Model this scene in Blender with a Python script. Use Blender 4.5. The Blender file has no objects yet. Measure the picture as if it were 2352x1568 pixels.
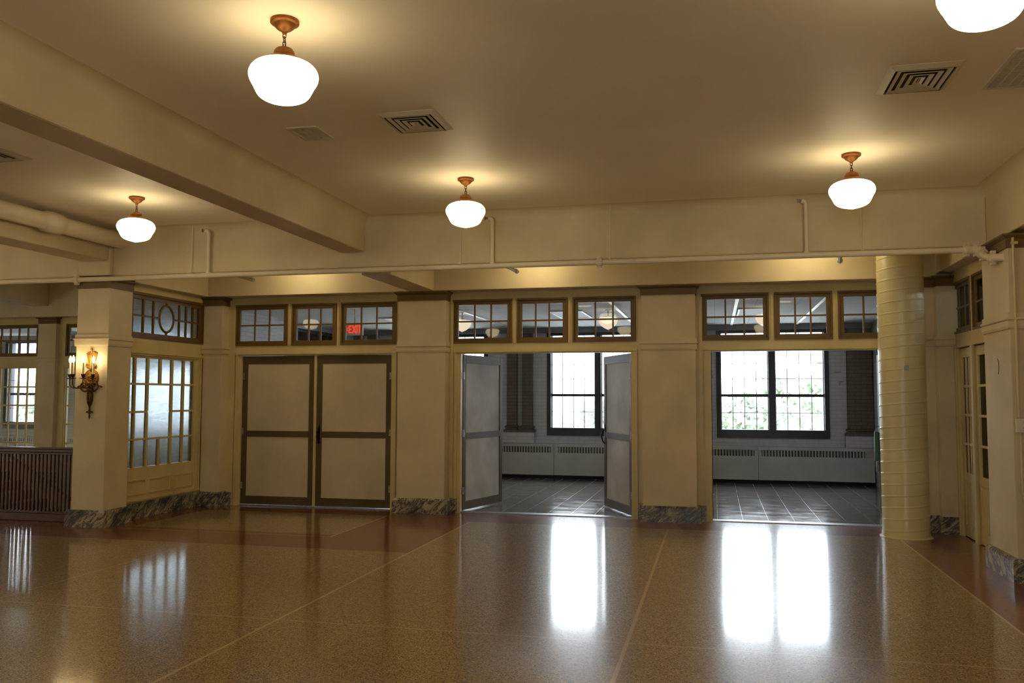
import bpy, bmesh, math, random
from mathutils import Matrix, Vector
random.seed(7)
D = bpy.data; SC = bpy.context.scene; COL = SC.collection
PI = math.pi

# ------------------------------------------------------------------ camera, world, exposure
cam = D.cameras.new('camera'); camo = D.objects.new('camera', cam); COL.objects.link(camo)
cam.sensor_width = 36.0; cam.lens = 1980.0 / 2352 * 36; cam.clip_start = 0.05; cam.clip_end = 600
_y, _p, _r = 0.2315, 0.0638, 0.0024
A = Matrix(((math.cos(_y), math.sin(_y), 0), (0, 0, -1), (-math.sin(_y), math.cos(_y), 0)))
P = Matrix(((1, 0, 0), (0, math.cos(_p), math.sin(_p)), (0, -math.sin(_p), math.cos(_p))))
Q = Matrix(((math.cos(_r), -math.sin(_r), 0), (math.sin(_r), math.cos(_r), 0), (0, 0, 1)))
M = Q @ P @ A
rot = Matrix((M[0], -M[1], -M[2])).transposed()
camo.matrix_world = Matrix.Translation((0, 0, 1.65)) @ rot.to_4x4()
SC.camera = camo
SC.view_settings.view_transform = 'Standard'; SC.view_settings.look = 'None'
SC.view_settings.exposure = 0.0; SC.view_settings.gamma = 1.0
SC.view_settings.use_curve_mapping = False

SKY = 11.0
w = D.worlds.new('sky'); SC.world = w; w.use_nodes = True
bg = w.node_tree.nodes['Background']
bg.inputs[0].default_value = (0.84, 0.92, 1.0, 1); bg.inputs[1].default_value = SKY

LAMP = 11.0           # radiance of the opal globes
LAMP_COL = (1.0, 0.81, 0.46, 1)

# ------------------------------------------------------------------ node helpers
def lin(r, g, b):
    f = lambda c: (c/255/12.92) if c/255 <= 0.04045 else ((c/255+0.055)/1.055)**2.4
    return (f(r), f(g), f(b), 1)

class X:
    """tiny wrapper for arithmetic on node sockets"""
    def __init__(s, t, k): s.t = t; s.k = k
    def _m(s, op, o=None, o2=None):
        n = s.t.nodes.new('ShaderNodeMath'); n.operation = op
        for i, v in enumerate((s, o, o2)):
            if v is None: continue
            if isinstance(v, X): s.t.links.new(v.k, n.inputs[i])
            else: n.inputs[i].default_value = v
        return X(s.t, n.outputs[0])
    def __add__(s, o): return s._m('ADD', o)
    def __sub__(s, o): return s._m('SUBTRACT', o)
    def __mul__(s, o): return s._m('MULTIPLY', o)
    def __gt__(s, o): return s._m('GREATER_THAN', o)
    def __lt__(s, o): return s._m('LESS_THAN', o)
    def abs(s): return s._m('ABSOLUTE')
    def mx(s, o): return s._m('MAXIMUM', o)
    def mn(s, o): return s._m('MINIMUM', o)
    def mod(s, o): return s._m('FLOORED_MODULO', o)
    def near(s, v, wdt): return (s - v).abs() < wdt

def base_mat(name):
    m = D.materials.new(name); m.use_nodes = True
    t = m.node_tree; b = t.nodes['Principled BSDF']
    return m, t, b
def coords(t):
    tc = t.nodes.new('ShaderNodeNewGeometry'); sp = t.nodes.new('ShaderNodeSeparateXYZ')
    t.links.new(tc.outputs['Position'], sp.inputs[0])
    return tc.outputs['Position'], X(t, sp.outputs[0]), X(t, sp.outputs[1]), X(t, sp.outputs[2])
def mixc(t, f, a, b):
    n = t.nodes.new('ShaderNodeMix'); n.data_type = 'RGBA'
    for s, v in ((n.inputs[0], f), (n.inputs[6], a), (n.inputs[7], b)):
        if isinstance(v, X): t.links.new(v.k, s)
        elif isinstance(v, bpy.types.NodeSocket): t.links.new(v, s)
        else: s.default_value = v
    return n.outputs[2]
def noise(t, pos, scale, detail=3, rough=0.5, dist=0.0, vec_scale=None):
    n = t.nodes.new('ShaderNodeTexNoise'); n.inputs['Scale'].default_value = scale
    n.inputs['Detail'].default_value = detail; n.inputs['Roughness'].default_value = rough
    n.inputs['Distortion'].default_value = dist
    if vec_scale:
        mp = t.nodes.new('ShaderNodeMapping'); mp.inputs['Scale'].default_value = vec_scale
        t.links.new(pos, mp.inputs[0]); pos = mp.outputs[0]
    t.links.new(pos, n.inputs['Vector'])
    return n
def ramp(t, f, stops, interp='LINEAR'):
    r = t.nodes.new('ShaderNodeValToRGB'); r.color_ramp.interpolation = interp
    el = r.color_ramp.elements
    while len(el) > 1: el.remove(el[-1])
    el[0].position = stops[0][0]; el[0].color = stops[0][1]
    for p, c in stops[1:]:
        e = el.new(p); e.color = c
    t.links.new(f, r.inputs[0]); return r.outputs[0]
def bump(t, b, h, strength, dist=0.01):
    n = t.nodes.new('ShaderNodeBump'); n.inputs['Strength'].default_value = strength
    n.inputs['Distance'].default_value = dist
    t.links.new(h.k if isinstance(h, X) else h, n.inputs['Height']); t.links.new(n.outputs[0], b.inputs['Normal'])

def paint(name, col, rough=0.55, var=0.06, bscale=60, bstr=0.15, spec=0.3):
    m, t, b = base_mat(name); pos, x, y, z = coords(t)
    n = noise(t, pos, 1.7, 4)
    c2 = tuple(max(0, v*(1-2.2*var)) for v in col[:3])+(1,)
    c1 = tuple(min(1, v*(1+var)) for v in col[:3])+(1,)
    t.links.new(ramp(t, n.outputs[0], [(0.3, c2), (0.7, c1)]), b.inputs['Base Color'])
    b.inputs['Roughness'].default_value = rough; b.inputs['Specular IOR Level'].default_value = spec
    n2 = noise(t, pos, bscale, 2); bump(t, b, n2.outputs[0], bstr, 0.004)
    return m
def metal(name, col, rough=0.35, var=0.3):
    m, t, b = base_mat(name); pos, *_ = coords(t)
    n = noise(t, pos, 35, 4)
    c2 = tuple(v*(1-var) for v in col[:3])+(1,)
    t.links.new(ramp(t, n.outputs[0], [(0.3, c2), (0.65, col)]), b.inputs['Base Color'])
    b.inputs['Metallic'].default_value = 0.85; b.inputs['Roughness'].default_value = rough
    return m

CREAM = paint('cream_wall_paint', lin(216, 201, 166))
CEIL = paint('ceiling_paint', lin(244, 233, 214), var=0.02)
WOOD = paint('cream_woodwork_paint', lin(214, 196, 142), rough=0.4, spec=0.45)
OLIVE = paint('olive_brown_trim_paint', lin(110, 84, 34), rough=0.42, var=0.1, spec=0.45)
CAPM = paint('brown_capital_paint', lin(112, 88, 52), rough=0.4, var=0.08)
SASH = paint('grey_brown_door_frame_paint', lin(96, 80, 56), rough=0.45, var=0.12)
PANEL = paint('door_panel_paint', lin(212, 198, 166), rough=0.5)
PIPE = paint('painted_pipe', lin(228, 216, 190), rough=0.4, spec=0.5)
DUCT = paint('painted_spiral_duct', lin(226, 214, 166), rough=0.3, spec=0.6, bstr=0.03)
VENT = paint('vent_enamel', lin(214, 204, 182), rough=0.4)
VSHADE = paint('vent_inside_shade', lin(58, 48, 36), rough=0.8)  # dark colour painted in for the shade inside the vents
FARWHITE = paint('white_brick_base', lin(190, 190, 192))
RAD = paint('radiator_enamel', lin(200, 195, 192), rough=0.4)
DARK = paint('near_black_recess', lin(34, 32, 32), rough=0.6)
BLUEBLACK = paint('window_frame_dark_paint', lin(42, 46, 54), rough=0.35, var=0.2, spec=0.5)
REDWOOD = paint('dark_red_mahogany', lin(76, 28, 18), rough=0.3, var=0.2, spec=0.5)
PLASTER = paint('bare_plaster_patch', lin(176, 160, 138), rough=0.9)
CANDLE = paint('candle_sleeve', lin(236, 226, 196), rough=0.4)
BRASS = metal('aged_copper_brass', lin(142, 88, 34), 0.5)
BRASS.node_tree.nodes['Principled BSDF'].inputs['Metallic'].default_value = 0.6
GILT = metal('old_gilt', lin(176, 132, 60), 0.42, 0.5)
DBRONZE = metal('dark_bronze', lin(104, 72, 40), 0.4)
STEEL = metal('galvanised_steel', lin(170, 172, 176), 0.4)
BLACKM = metal('black_iron', lin(34, 30, 28), 0.45)
GREEN = paint('dull_green_enamel', lin(98, 142, 128), rough=0.4)
WHITEP = paint('white_plastic', lin(226, 218, 202), rough=0.35, bstr=0.0)
WOODB = paint('weathered_door_board', lin(202, 198, 188), rough=0.55, var=0.14)

def brick(name, c1, c2, mortar, bw=0.22, bh=0.07):
    m, t, b = base_mat(name); pos, x, y, z = coords(t)
    cb = t.nodes.new('ShaderNodeCombineXYZ')
    s = x + y
    t.links.new(s.k, cb.inputs[0]); t.links.new(z.k, cb.inputs[1])
    n = t.nodes.new('ShaderNodeTexBrick'); t.links.new(cb.outputs[0], n.inputs['Vector'])
    n.inputs['Color1'].default_value = c1; n.inputs['Color2'].default_value = c2; n.inputs['Mortar'].default_value = mortar
    n.inputs['Scale'].default_value = 1.0; n.inputs['Mortar Size'].default_value = 0.006
    n.inputs['Brick Width'].default_value = bw; n.inputs['Row Height'].default_value = bh
    t.links.new(n.outputs['Color'], b.inputs['Base Color']); b.inputs['Roughness'].default_value = 0.6
    inv = X(t, n.outputs['Fac']) * -1.0
    bump(t, b, inv, 0.35, 0.006); return m
BRICKW = brick('white_painted_brick', lin(204, 201, 203), lin(198, 195, 197), lin(187, 184, 187))
BRICKB = brick('brown_painted_brick', lin(112, 98, 84), lin(104, 90, 77), lin(84, 73, 62))

def marble():
    m, t, b = base_mat('veined_grey_marble'); pos, x, y, z = coords(t)
    u = x + y; al = u * 0.78 + z * 0.62; ac = z * 0.78 - u * 0.62
    cb = t.nodes.new('ShaderNodeCombineXYZ')
    t.links.new((al * 1.6).k, cb.inputs[0]); t.links.new((ac * 5.0).k, cb.inputs[1]); t.links.new((x - y).k, cb.inputs[2])
    n1 = noise(t, cb.outputs[0], 2.4, 10, 0.72, 0.7)
    n2 = noise(t, cb.outputs[0], 0.9, 3, 0.5, 0.4)
    v = (X(t, n1.outputs[0]) - 0.5).abs()
    c = ramp(t, v.k, [(0.0, lin(48, 50, 60)), (0.012, lin(76, 78, 86)), (0.035, lin(146, 136, 118)), (0.1, lin(188, 174, 146))])
    f = X(t, ramp(t, n2.outputs[0], [(0.48, (0, 0, 0, 1)), (0.62, (1, 1, 1, 1))]))
    c2 = ramp(t, v.k, [(0.0, lin(46, 47, 54)), (0.04, lin(72, 72, 76)), (0.11, lin(130, 122, 108))])
    c = mixc(t, f, c, c2)
    t.links.new(c, b.inputs['Base Color']); b.inputs['Roughness'].default_value = 0.3; b.inputs['Specular IOR Level'].default_value = 0.25
    return m
MARBLE = marble()

def terrazzo():
    m, t, b = base_mat('polished_terrazzo'); pos, x, y, z = coords(t)
    vo = t.nodes.new('ShaderNodeTexVoronoi'); vo.inputs['Scale'].default_value = 140
    t.links.new(pos, vo.inputs['Vector'])
    sp = t.nodes.new('ShaderNodeSeparateColor'); t.links.new(vo.outputs['Color'], sp.inputs[0])
    tan = ramp(t, sp.outputs[0], [(0.0, lin(40, 30, 18)), (0.17, lin(72, 56, 34)), (0.30, lin(140, 111, 64)), (0.62, lin(162, 132, 76)), (0.85, lin(182, 153, 98)), (1.0, lin(206, 186, 142))])
    n = noise(t, pos, 0.9, 4, 0.6)
    tan = mixc(t, X(t, ramp(t, n.outputs[0], [(0.35, (0, 0, 0, 1)), (0.7, (1, 1, 1, 1))])) * 0.3, tan, lin(136, 112, 74))
    vo2 = t.nodes.new('ShaderNodeTexVoronoi'); vo2.inputs['Scale'].default_value = 200
    t.links.new(pos, vo2.inputs['Vector'])
    sp2 = t.nodes.new('ShaderNodeSeparateColor'); t.links.new(vo2.outputs['Color'], sp2.inputs[0])
    red = ramp(t, sp2.outputs[0], [(0.0, lin(98, 40, 14)), (0.5, lin(118, 52, 18)), (1.0, lin(132, 64, 26))])
    left = x < -3.17
    rL = left * (y > 8.72)
    inner = (x < -4.43) * (x > -7.2) * (y > 9.66) * (y < 11.3)
    rM = (x > -3.18) * (y > 11.06)
    rR = (x > 2.075)
    isred = (rL * ((inner * -1.0) + 1.0)).mx(rM).mx(rR)
    c = mixc(t, isred, tan, red)
    # repaired darker patch in the red corner
    dx = x + 3.85; dy = y - 9.55
    # thin divider strips
    L = x.near(-0.6, 0.013) * (y < 11.06)
    L = L.mx(x.near(-3.175, 0.012) * (y < 11.06))
    L = L.mx(x.near(2.075, 0.011) * (y < 11.06))
    L = L.mx(x.near(-5.7, 0.006) * (y < 8.72))
    L = L.mx(y.near(5.93, 0.007) * (x < 2.07))
    L = L.mx(y.near(8.72, 0.006) * (x < -3.17))
    L = L.mx(y.near(9.5, 0.007) * (x < -4.43) * (x > -7.4))
    L = L.mx(x.near(-4.43, 0.010) * (y > 9.5) * (y < 11.3))
    L = L.mx(y.near(11.3, 0.006) * (x < -4.43) * (x > -7.2))
    L = L.mx(x.near(-7.2, 0.006) * (y > 9.66) * (y < 11.3))
    L = L.mx(y.near(11.06, 0.006) * (x > -3.17) * (x < 2.07))
    # hairline cracks
    nc = noise(t, pos, 2.0, 3)
    crack = (y + (X(t, nc.outputs[0]) - 0.5) * 0.22).near(8.62, 0.004) * (x > -3.1) * (x < 2.0)
    crack = crack.mx((y + (X(t, nc.outputs[0]) - 0.5) * 0.6).near(5.45, 0.004) * (x > -0.5) * (x < 2.0))
    c = mixc(t, L, c, lin(196, 170, 122))
    c = mixc(t, crack * 0.6, c, lin(60, 46, 30))
    t.links.new(c, b.inputs['Base Color'])
    # gloss: worn polish, scuffed arcs in front of the doors
    n4 = noise(t, pos, 1.3, 5, 0.65); n5 = noise(t, pos, 9.0, 4, 0.7, 2.5, (1, 3.5, 1))
    r = X(t, n4.outputs[0]) * 0.06 + 0.055 + X(t, n5.outputs[0]) * 0.05
    b.inputs['Coat Weight'].default_value = 1.0; b.inputs['Coat IOR'].default_value = 1.55
    t.links.new(r.k, b.inputs['Coat Roughness'])
    rb = X(t, n5.outputs[0]) * 0.2 + 0.20
    t.links.new(rb.k, b.inputs['Roughness']); b.inputs['IOR'].default_value = 1.5; b.inputs['Specular IOR Level'].default_value = 0.18
    n6 = noise(t, pos, 3.0, 2); bump(t, b, n6.outputs[0], 0.035, 0.02)
    return m
TERR = terrazzo()

def tilefloor():
    m, t, b = base_mat('worn_grey_floor_tile'); pos, x, y, z = coords(t)
    n = noise(t, pos, 1.4, 3, 0.5); n2 = noise(t, pos, 4.5, 9, 0.72, 0.2, (0.5, 1.0, 1))
    c = ramp(t, n.outputs[0], [(0.3, lin(92, 88, 84)), (0.7, lin(126, 120, 116))])
    gx = x.mod(0.335); gy = y.mod(0.335)
    L = (gx < 0.007) * 0.6; L = L.mx((gy < 0.005) * 0.2)
    c = mixc(t, L, c, lin(158, 154, 150))
    t.links.new(c, b.inputs['Base Color'])
    r = ramp(t, n2.outputs[0], [(0.35, (0.09, 0.09, 0.09, 1)), (0.68, (0.24, 0.24, 0.24, 1))])
    rr = X(t, r) + L * 0.2
    t.links.new(rr.k, b.inputs['Roughness']); b.inputs['IOR'].default_value = 1.6
    return m
TILE = tilefloor()

def tileceil():
    m, t, b = base_mat('acoustic_ceiling_tile'); pos, x, y, z = coords(t)
    n = noise(t, pos, 160, 2)
    c = ramp(t, n.outputs[0], [(0.35, lin(214, 212, 210)), (0.6, lin(230, 228, 226))])
    L = (y.mod(0.305) < 0.012) * 0.55
    L = L.mx((x.mod(0.61) < 0.008) * 0.5)
    c = mixc(t, L, c, lin(128, 128, 130))
    t.links.new(c, b.inputs['Base Color']); b.inputs['Roughness'].default_value = 0.85
    return m
ACOU = tileceil()

def emis(name, col, s):
    m = D.materials.new(name); m.use_nodes = True; t = m.node_tree; t.nodes.clear()
    e = t.nodes.new('ShaderNodeEmission'); e.inputs[0].default_value = col; e.inputs[1].default_value = s
    o = t.nodes.new('ShaderNodeOutputMaterial'); t.links.new(e.outputs[0], o.inputs[0]); return m
GLOBE = emis('lit_opal_glass', LAMP_COL, LAMP)
GLOBE2 = emis('dim_opal_glass', (1.0, 0.84, 0.60, 1), 0.9)
BULB = emis('flame_bulb', (1.0, 0.74, 0.40, 1), 60.0)
EXITR = emis('red_exit_lettering', (1.0, 0.06, 0.03, 1), 1.0)
PANEL_GLOW = emis('added_panel_glow', (0.85, 0.93, 1.0, 1), 0.5)  # glow added to switched-off panels to lift the tile ceiling

def glass(name, tint=(1, 1, 1, 1), gl=1.0):
    m = D.materials.new(name); m.use_nodes = True; t = m.node_tree; t.nodes.clear()
    tr = t.nodes.new('ShaderNodeBsdfTransparent'); tr.inputs[0].default_value = tint
    g = t.nodes.new('ShaderNodeBsdfGlossy'); g.inputs['Roughness'].default_value = 0.02
    f = t.nodes.new('ShaderNodeFresnel'); f.inputs[0].default_value = 1.3 if gl == 1 else 1.15
    mx = t.nodes.new('ShaderNodeMixShader'); o = t.nodes.new('ShaderNodeOutputMaterial')
    t.links.new(f.outputs[0], mx.inputs[0]); t.links.new(tr.outputs[0], mx.inputs[1])
    t.links.new(g.outputs[0], mx.inputs[2]); t.links.new(mx.outputs[0], o.inputs[0]); return m
GLASS = glass('clear_window_glass', (0.975, 0.985, 0.985, 1))
def texglass():
    m, t, b = base_mat('reeded_obscure_glass'); pos, x, y, z = coords(t)
    b.inputs['Transmission Weight'].default_value = 1.0; b.inputs['Roughness'].default_value = 0.27
    b.inputs['IOR'].default_value = 1.25; n = noise(t, pos, 7, 4, 0.6, 0.5, (1, 0.7, 10)); t.links.new(ramp(t, n.outputs[0], [(0.3, (0.36, 0.40, 0.43, 1)), (0.7, (0.52, 0.56, 0.58, 1))]), b.inputs['Base Color']); bump(t, b, n.outputs[0], 0.22, 0.006)
    return m
OBSC = texglass()

def leafmat():
    m, t, b = base_mat('washed_out_foliage'); pos, *_ = coords(t)
    n = noise(t, pos, 0.8, 5)
    t.links.new(ramp(t, n.outputs[0], [(0.3, (0.34, 0.37, 0.32, 1)), (0.7, (0.48, 0.51, 0.43, 1))]), b.inputs['Base Color'])  # leaf colour paled to imitate hazy, overexposed daylight
    b.inputs['Roughness'].default_value = 0.9; b.inputs['Specular IOR Level'].default_value = 0.0
    tl = t.nodes.new('ShaderNodeBsdfTranslucent'); tl.inputs[0].default_value = (0.45, 0.5, 0.38, 1)
    mx = t.nodes.new('ShaderNodeMixShader'); mx.inputs[0].default_value = 0.5
    t.links.new(b.outputs[0], mx.inputs[1]); t.links.new(tl.outputs[0], mx.inputs[2]); t.links.new(mx.outputs[0], t.nodes['Material Output'].inputs[0]); return m
LEAF = leafmat()
BARK = paint('bark', lin(110, 98, 84), rough=0.9)
BOUNCE = paint('pale_bounce_ground', lin(226, 226, 222), rough=0.95)  # ground made near-white to bounce daylight onto the far ceiling
ROADM = paint('pale_exterior_masonry', lin(170, 160, 150), rough=0.9)

# ------------------------------------------------------------------ mesh helpers
class MB:
    def __init__(s): s.v = []; s.f = []; s.sm = []; s.mi = []; s.cur = 0
    def mat(s, i): s.cur = i; return s
    def add(s, vs, fs, smooth=False):
        o = len(s.v); s.v += [tuple(p) for p in vs]
        for f in fs: s.f.append([i+o for i in f]); s.sm.append(smooth); s.mi.append(s.cur)
        return s
    def box(s, x0, x1, y0, y1, z0, z1):
        v = [(x0,y0,z0),(x1,y0,z0),(x1,y1,z0),(x0,y1,z0),(x0,y0,z1),(x1,y0,z1),(x1,y1,z1),(x0,y1,z1)]
        return s.add(v, [(3,2,1,0),(4,5,6,7),(0,1,5,4),(1,2,6,5),(2,3,7,6),(3,0,4,7)])
    def frus(s, x0, x1, y0, y1, z0, X0, X1, Y0, Y1, z1):
        v = [(x0,y0,z0),(x1,y0,z0),(x1,y1,z0),(x0,y1,z0),(X0,Y0,z1),(X1,Y0,z1),(X1,Y1,z1),(X0,Y1,z1)]
        return s.add(v, [(3,2,1,0),(4,5,6,7),(0,1,5,4),(1,2,6,5),(2,3,7,6),(3,0,4,7)])
    def lathe(s, prof, n=32, c=(0,0,0), axis='z'):
        vs = []; fs = []
        for (r, z) in prof:
            for i in range(n):
                a = 2*PI*i/n; p = (r*math.cos(a), r*math.sin(a), z)
                if axis == 'y': p = (p[0], p[2], p[1])
                if axis == 'x': p = (p[2], p[0], p[1])
                vs.append((p[0]+c[0], p[1]+c[1], p[2]+c[2]))
        for k in range(len(prof)-1):
            for i in range(n):
                j = (i+1) % n; fs.append((k*n+i, k*n+j, (k+1)*n+j, (k+1)*n+i))
        fs.append(tuple(range(n))[::-1]); fs.append(tuple((len(prof)-1)*n+i for i in range(n)))
        return s.add(vs, fs, True)
    def tube(s, pts, r, n=10, closed=False, smooth=0):
        if smooth:
            P_ = [Vector(p) for p in pts]; rr_ = list(r) if isinstance(r, (list, tuple)) else [r]*len(P_)
            Q_, R_ = [], []
            for i in range(len(P_)-1):
                a, b, c, d = P_[max(i-1, 0)], P_[i], P_[i+1], P_[min(i+2, len(P_)-1)]
                for k in range(smooth):
                    t = k/smooth
                    Q_.append(0.5*((2*b)+(c-a)*t+(2*a-5*b+4*c-d)*t*t+(3*b-a-3*c+d)*t**3)); R_.append(rr_[i]*(1-t)+rr_[i+1]*t)
            Q_.append(P_[-1]); R_.append(rr_[-1]); pts, r = Q_, R_
        pts = [Vector(p) for p in pts]; m = len(pts); vs = []; fs = []
        up = None
        for k in range(m):
            if closed: d = pts[(k+1) % m]-pts[k-1]
            else: d = pts[min(k+1, m-1)]-pts[max(k-1, 0)]
            d.normalize()
            if up is None:
                up = Vector((0,0,1)) if abs(d.z) < 0.9 else Vector((1,0,0))
            a = (up - d*up.dot(d)); a.normalize(); up = a; b = d.cross(a)
            rr = r[k] if isinstance(r, (list, tuple)) else r
            for i in range(n):
                t = 2*PI*i/n; vs.append(pts[k] + a*(rr*math.cos(t)) + b*(rr*math.sin(t)))
        for k in range(m if closed else m-1):
            for i in range(n):
                j = (i+1) % n; k2 = (k+1) % m; fs.append((k*n+i, k*n+j, k2*n+j, k2*n+i))
        if not closed: fs.append(tuple(range(n))[::-1]); fs.append(tuple((m-1)*n+i for i in range(n)))
        return s.add(vs, fs, True)
    def build(s, name, mats, parent=None, bevel=0.0, **kw):
        me = D.meshes.new(name); me.from_pydata(s.v, [], s.f)
        if not isinstance(mats, (list, tuple)): mats = [mats]
        for m in mats: me.materials.append(m)
        for p, q, i in zip(me.polygons, s.sm, s.mi): p.use_smooth = q; p.material_index = i
        bm = bmesh.new(); bm.from_mesh(me); bmesh.ops.recalc_face_normals(bm, faces=bm.faces); bm.to_mesh(me); bm.free()
        me.update()
        if any(s.sm): me.set_sharp_from_angle(angle=math.radians(40))
        o = D.objects.new(name, me); COL.objects.link(o)
        if parent:
            o.parent = parent
            if parent.type == 'EMPTY': o.location = -parent.location if kw.get('world', True) else (0,0,0)
        if bevel:
            bv = o.modifiers.new('bevel', 'BEVEL'); bv.width = bevel; bv.segments = 2; bv.limit_method = 'ANGLE'
        for k in ('label', 'category', 'kind', 'group'):
            if kw.get(k): o[k] = kw[k]
        return o
def tag(o, label=None, cat=None, group=None, kind=None):
    if label: o['label'] = label
    if cat: o['category'] = cat
    if group: o['group'] = group
    if kind: o['kind'] = kind
    return o
def empty(name, loc, label=None, cat=None, group=None, kind=None, rz=0):
    o = D.objects.new(name, None); o.empty_display_size = 0.1; COL.objects.link(o)
    o.location = loc; o.rotation_euler.z = rz
    return tag(o, label, cat, group, kind)
def copy_tree(o, parent=None):
    c = o.copy(); COL.objects.link(c)
    if parent: c.parent = parent
    for ch in list(o.children): copy_tree(ch, c)
    return c
# parts built in the thing's own coordinates
def part(mb, name, mat, parent, bevel=0.0, **kw): return mb.build(name, mat, parent, bevel, world=False, **kw)
B = lambda *a: MB().box(*a)

# ------------------------------------------------------------------ setting: floors, ceilings, walls
YW = 11.88; ZC = 3.78
m = MB()
def quad(m, x0, x1, y0, y1, z): m.add([(x0,y0,z),(x1,y0,z),(x1,y1,z),(x0,y1,z)], [(0,1,2,3)])
m.box(-17.2, 3.05, -6, 9.93, -0.12, 0); m.box(-7.72, 3.05, 9.93, 11.98, -0.12, 0)
m.build('floor', TERR, kind='structure', label='polished tan speckled terrazzo hall floor with dark red borders', category='floor')
MB().box(-7.95, 3.05, 12.04, 17.5, -0.12, 0.0).build('floor', TILE, kind='structure', label='worn grey tile floor of the room beyond the double doors', category='floor')
MB().box(-18.0, -8.05, 14.2, 17.6, -0.12, 0.0).build('floor', TILE, kind='structure', label='floor of the far left room behind the glazed wall', category='floor')
MB().box(-18.0, -7.8, 9.8, 14.1, -3.3, -3.15).build('floor', REDWOOD, kind='structure', label='dark lower floor at the bottom of the stairwell', category='floor')

m = MB(); m.box(-18, 3.4, -6, 12.0, ZC, ZC+0.2)
m.box(-18, -7.6, 12.0, 14.2, ZC, ZC+0.2)
m.build('ceiling', CEIL, kind='structure', label='plain cream plaster ceiling of the hall with pendant globes', category='ceiling')
MB().box(-8.0, 3.4, 12.0, 17.9, 3.065, 3.2).build('ceiling', ACOU, kind='structure', label='acoustic tile ceiling of the room beyond the doors', category='ceiling')
MB().box(-18.0, -8.0, 14.2, 17.9, 3.065, 3.2).build('ceiling', ACOU, kind='structure', label='tile ceiling of the far left room behind the glazed wall', category='ceiling')

# beams -----------------------------------------------------------
TR = [0]
def trim(mb, mat, label, bevel=0.0, cat='beam'):
    TR[0] += 1
    return mb.build('trim_%d' % TR[0], mat, bevel=bevel, kind='structure', label=label, category=cat)
m = MB(); m.box(-7.5, 2.69, 9.50, 9.92, 3.18, ZC); m.box(-18, -7.97, 9.50, 9.92, 3.18, ZC)
m.box(-7.97, -7.50, 9.44, 9.92, 3.18, ZC)
trim(m, CREAM, 'long cream cross beam above the sprinkler pipe', 0.012)
trim(B(-4.36, -4.04, -6, 9.50, 3.36, ZC), CREAM, 'large ceiling beam running from the upper left of the view', 0.02)
trim(B(-7.93, -7.52, -6, 9.44, 3.37, ZC), CREAM, 'ceiling beam at far left ending above the sconce column', 0.02)
trim(B(2.69, 3.1, -6, 11.62, 3.19, ZC), CREAM, 'ceiling beam along the right wall above the glazed doors', 0.01)
trim(B(-7.9, 3.1, 11.62, 12.06, 3.15, ZC), CREAM, 'yellow lit back beam above the transom windows', 0.008)
trim(B(-4.26, -3.88, 9.92, 11.62, 3.15, 3.6), CREAM, 'short soffit beam between cross beam and back wall', 0.008)
trim(B(-7.95, -7.48, 9.92, 11.62, 3.15, ZC), CREAM, 'beam above the frosted side partition', 0.008)
trim(B(-18, -7.95, 13.78, 14.25, 3.14, ZC), CREAM, 'far left beam above the glazed wall beyond the stairwell', 0.008)
trim(B(-12.62, -12.25, 9.92, 13.78, 3.34, ZC), CREAM, 'stairwell ceiling beam at the far left edge', 0.008)

m = MB()
def cove(p0, p1, dn, r=0.11, n=7):
    """concave plaster fillet between a beam face and the ceiling; dn = horizontal direction away from the face"""
    vs = []; dn = Vector(dn)
    for p in (p0, p1):
        p = Vector((p[0], p[1], ZC)); vs.append(p)
        for i in range(n+1):
            a = PI/2*i/n; vs.append(p + dn*(r*(1-math.sin(a))) + Vector((0, 0, -r*(1-math.cos(a)))))
    k = n+2; fs = [(i, i+1, k+i+1, k+i) for i in range(1, n+1)]
    fs += [tuple(range(k)), tuple(range(2*k-1, k-1, -1)), (0, 1, k+1, k), (0, k, 2*k-1, k-1)]
    m.add(vs, fs, True)
cove((-4.04, 9.5), (2.69, 9.5), (0, -1, 0)); cove((-7.52, 9.5), (-4.36, 9.5), (0, -1, 0))
cove((-4.04, -6), (-4.04, 9.5), (1, 0, 0)); cove((-4.36, -6), (-4.36, 9.5), (-1, 0, 0)); cove((2.69, -6), (2.69, 9.5), (-1, 0, 0))
trim(m, CREAM, 'rounded plaster coves between the beams and the ceiling', cat='cove')

# back wall -------------------------------------------------------
CB = [-5.85, -2.36, 1.14]
TO = [(-1.315, -0.435), (-0.372, 0.362), (0.427, 1.31)]
def dx(c): return c-1.245, c+1.285
m = MB()
xs = [-7.75]
for c in CB: xs += list(dx(c))
xs.append(3.05)
for i in range(0, len(xs), 2): m.box(xs[i], xs[i+1], YW, 12.05, 0, 2.28)      # piers
m.box(-7.75, 3.05, YW, 12.05, 2.28, 2.41); m.box(-7.75, 3.05, YW, 12.05, 3.04, 3.2)
tx = [-7.75]
for c in CB:
    for a, b in TO: tx += [c+a, c+b]
tx.append(3.05)
for i in range(0, len(tx), 2): m.box(tx[i], tx[i+1], YW, 12.05, 2.41, 3.04)
wb = m.build('wall_back', WOOD, kind='structure', label='cream panelled back wall with three double door openings', category='wall')
m = MB()
for c in CB:                                                     # applied mouldings: casings, mullion beads, head
    a, b = dx(c)
    for s, e in ((a, -1), (b, 1)):
        x0, x1 = sorted((s, s+e*0.035)); m.box(x0, x1, YW-0.028, YW, 0, 2.27)
        x0, x1 = sorted((s+e*0.06, s+e*0.10)); m.box(x0, x1, YW-0.018, YW, 0.0, 3.0)
    m.box(a-0.035, b+0.035, YW-0.028, YW, 2.28, 2.31)
    m.box(a-0.1, b+0.1, YW-0.014, YW, 3.10, 3.13)
    for (p, q), (p2, q2) in zip(TO[:-1], TO[1:]):
        mid = (c+q+c+p2)/2; m.box(mid-0.008, mid+0.008, YW-0.012, YW, 2.41, 3.10)
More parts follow.
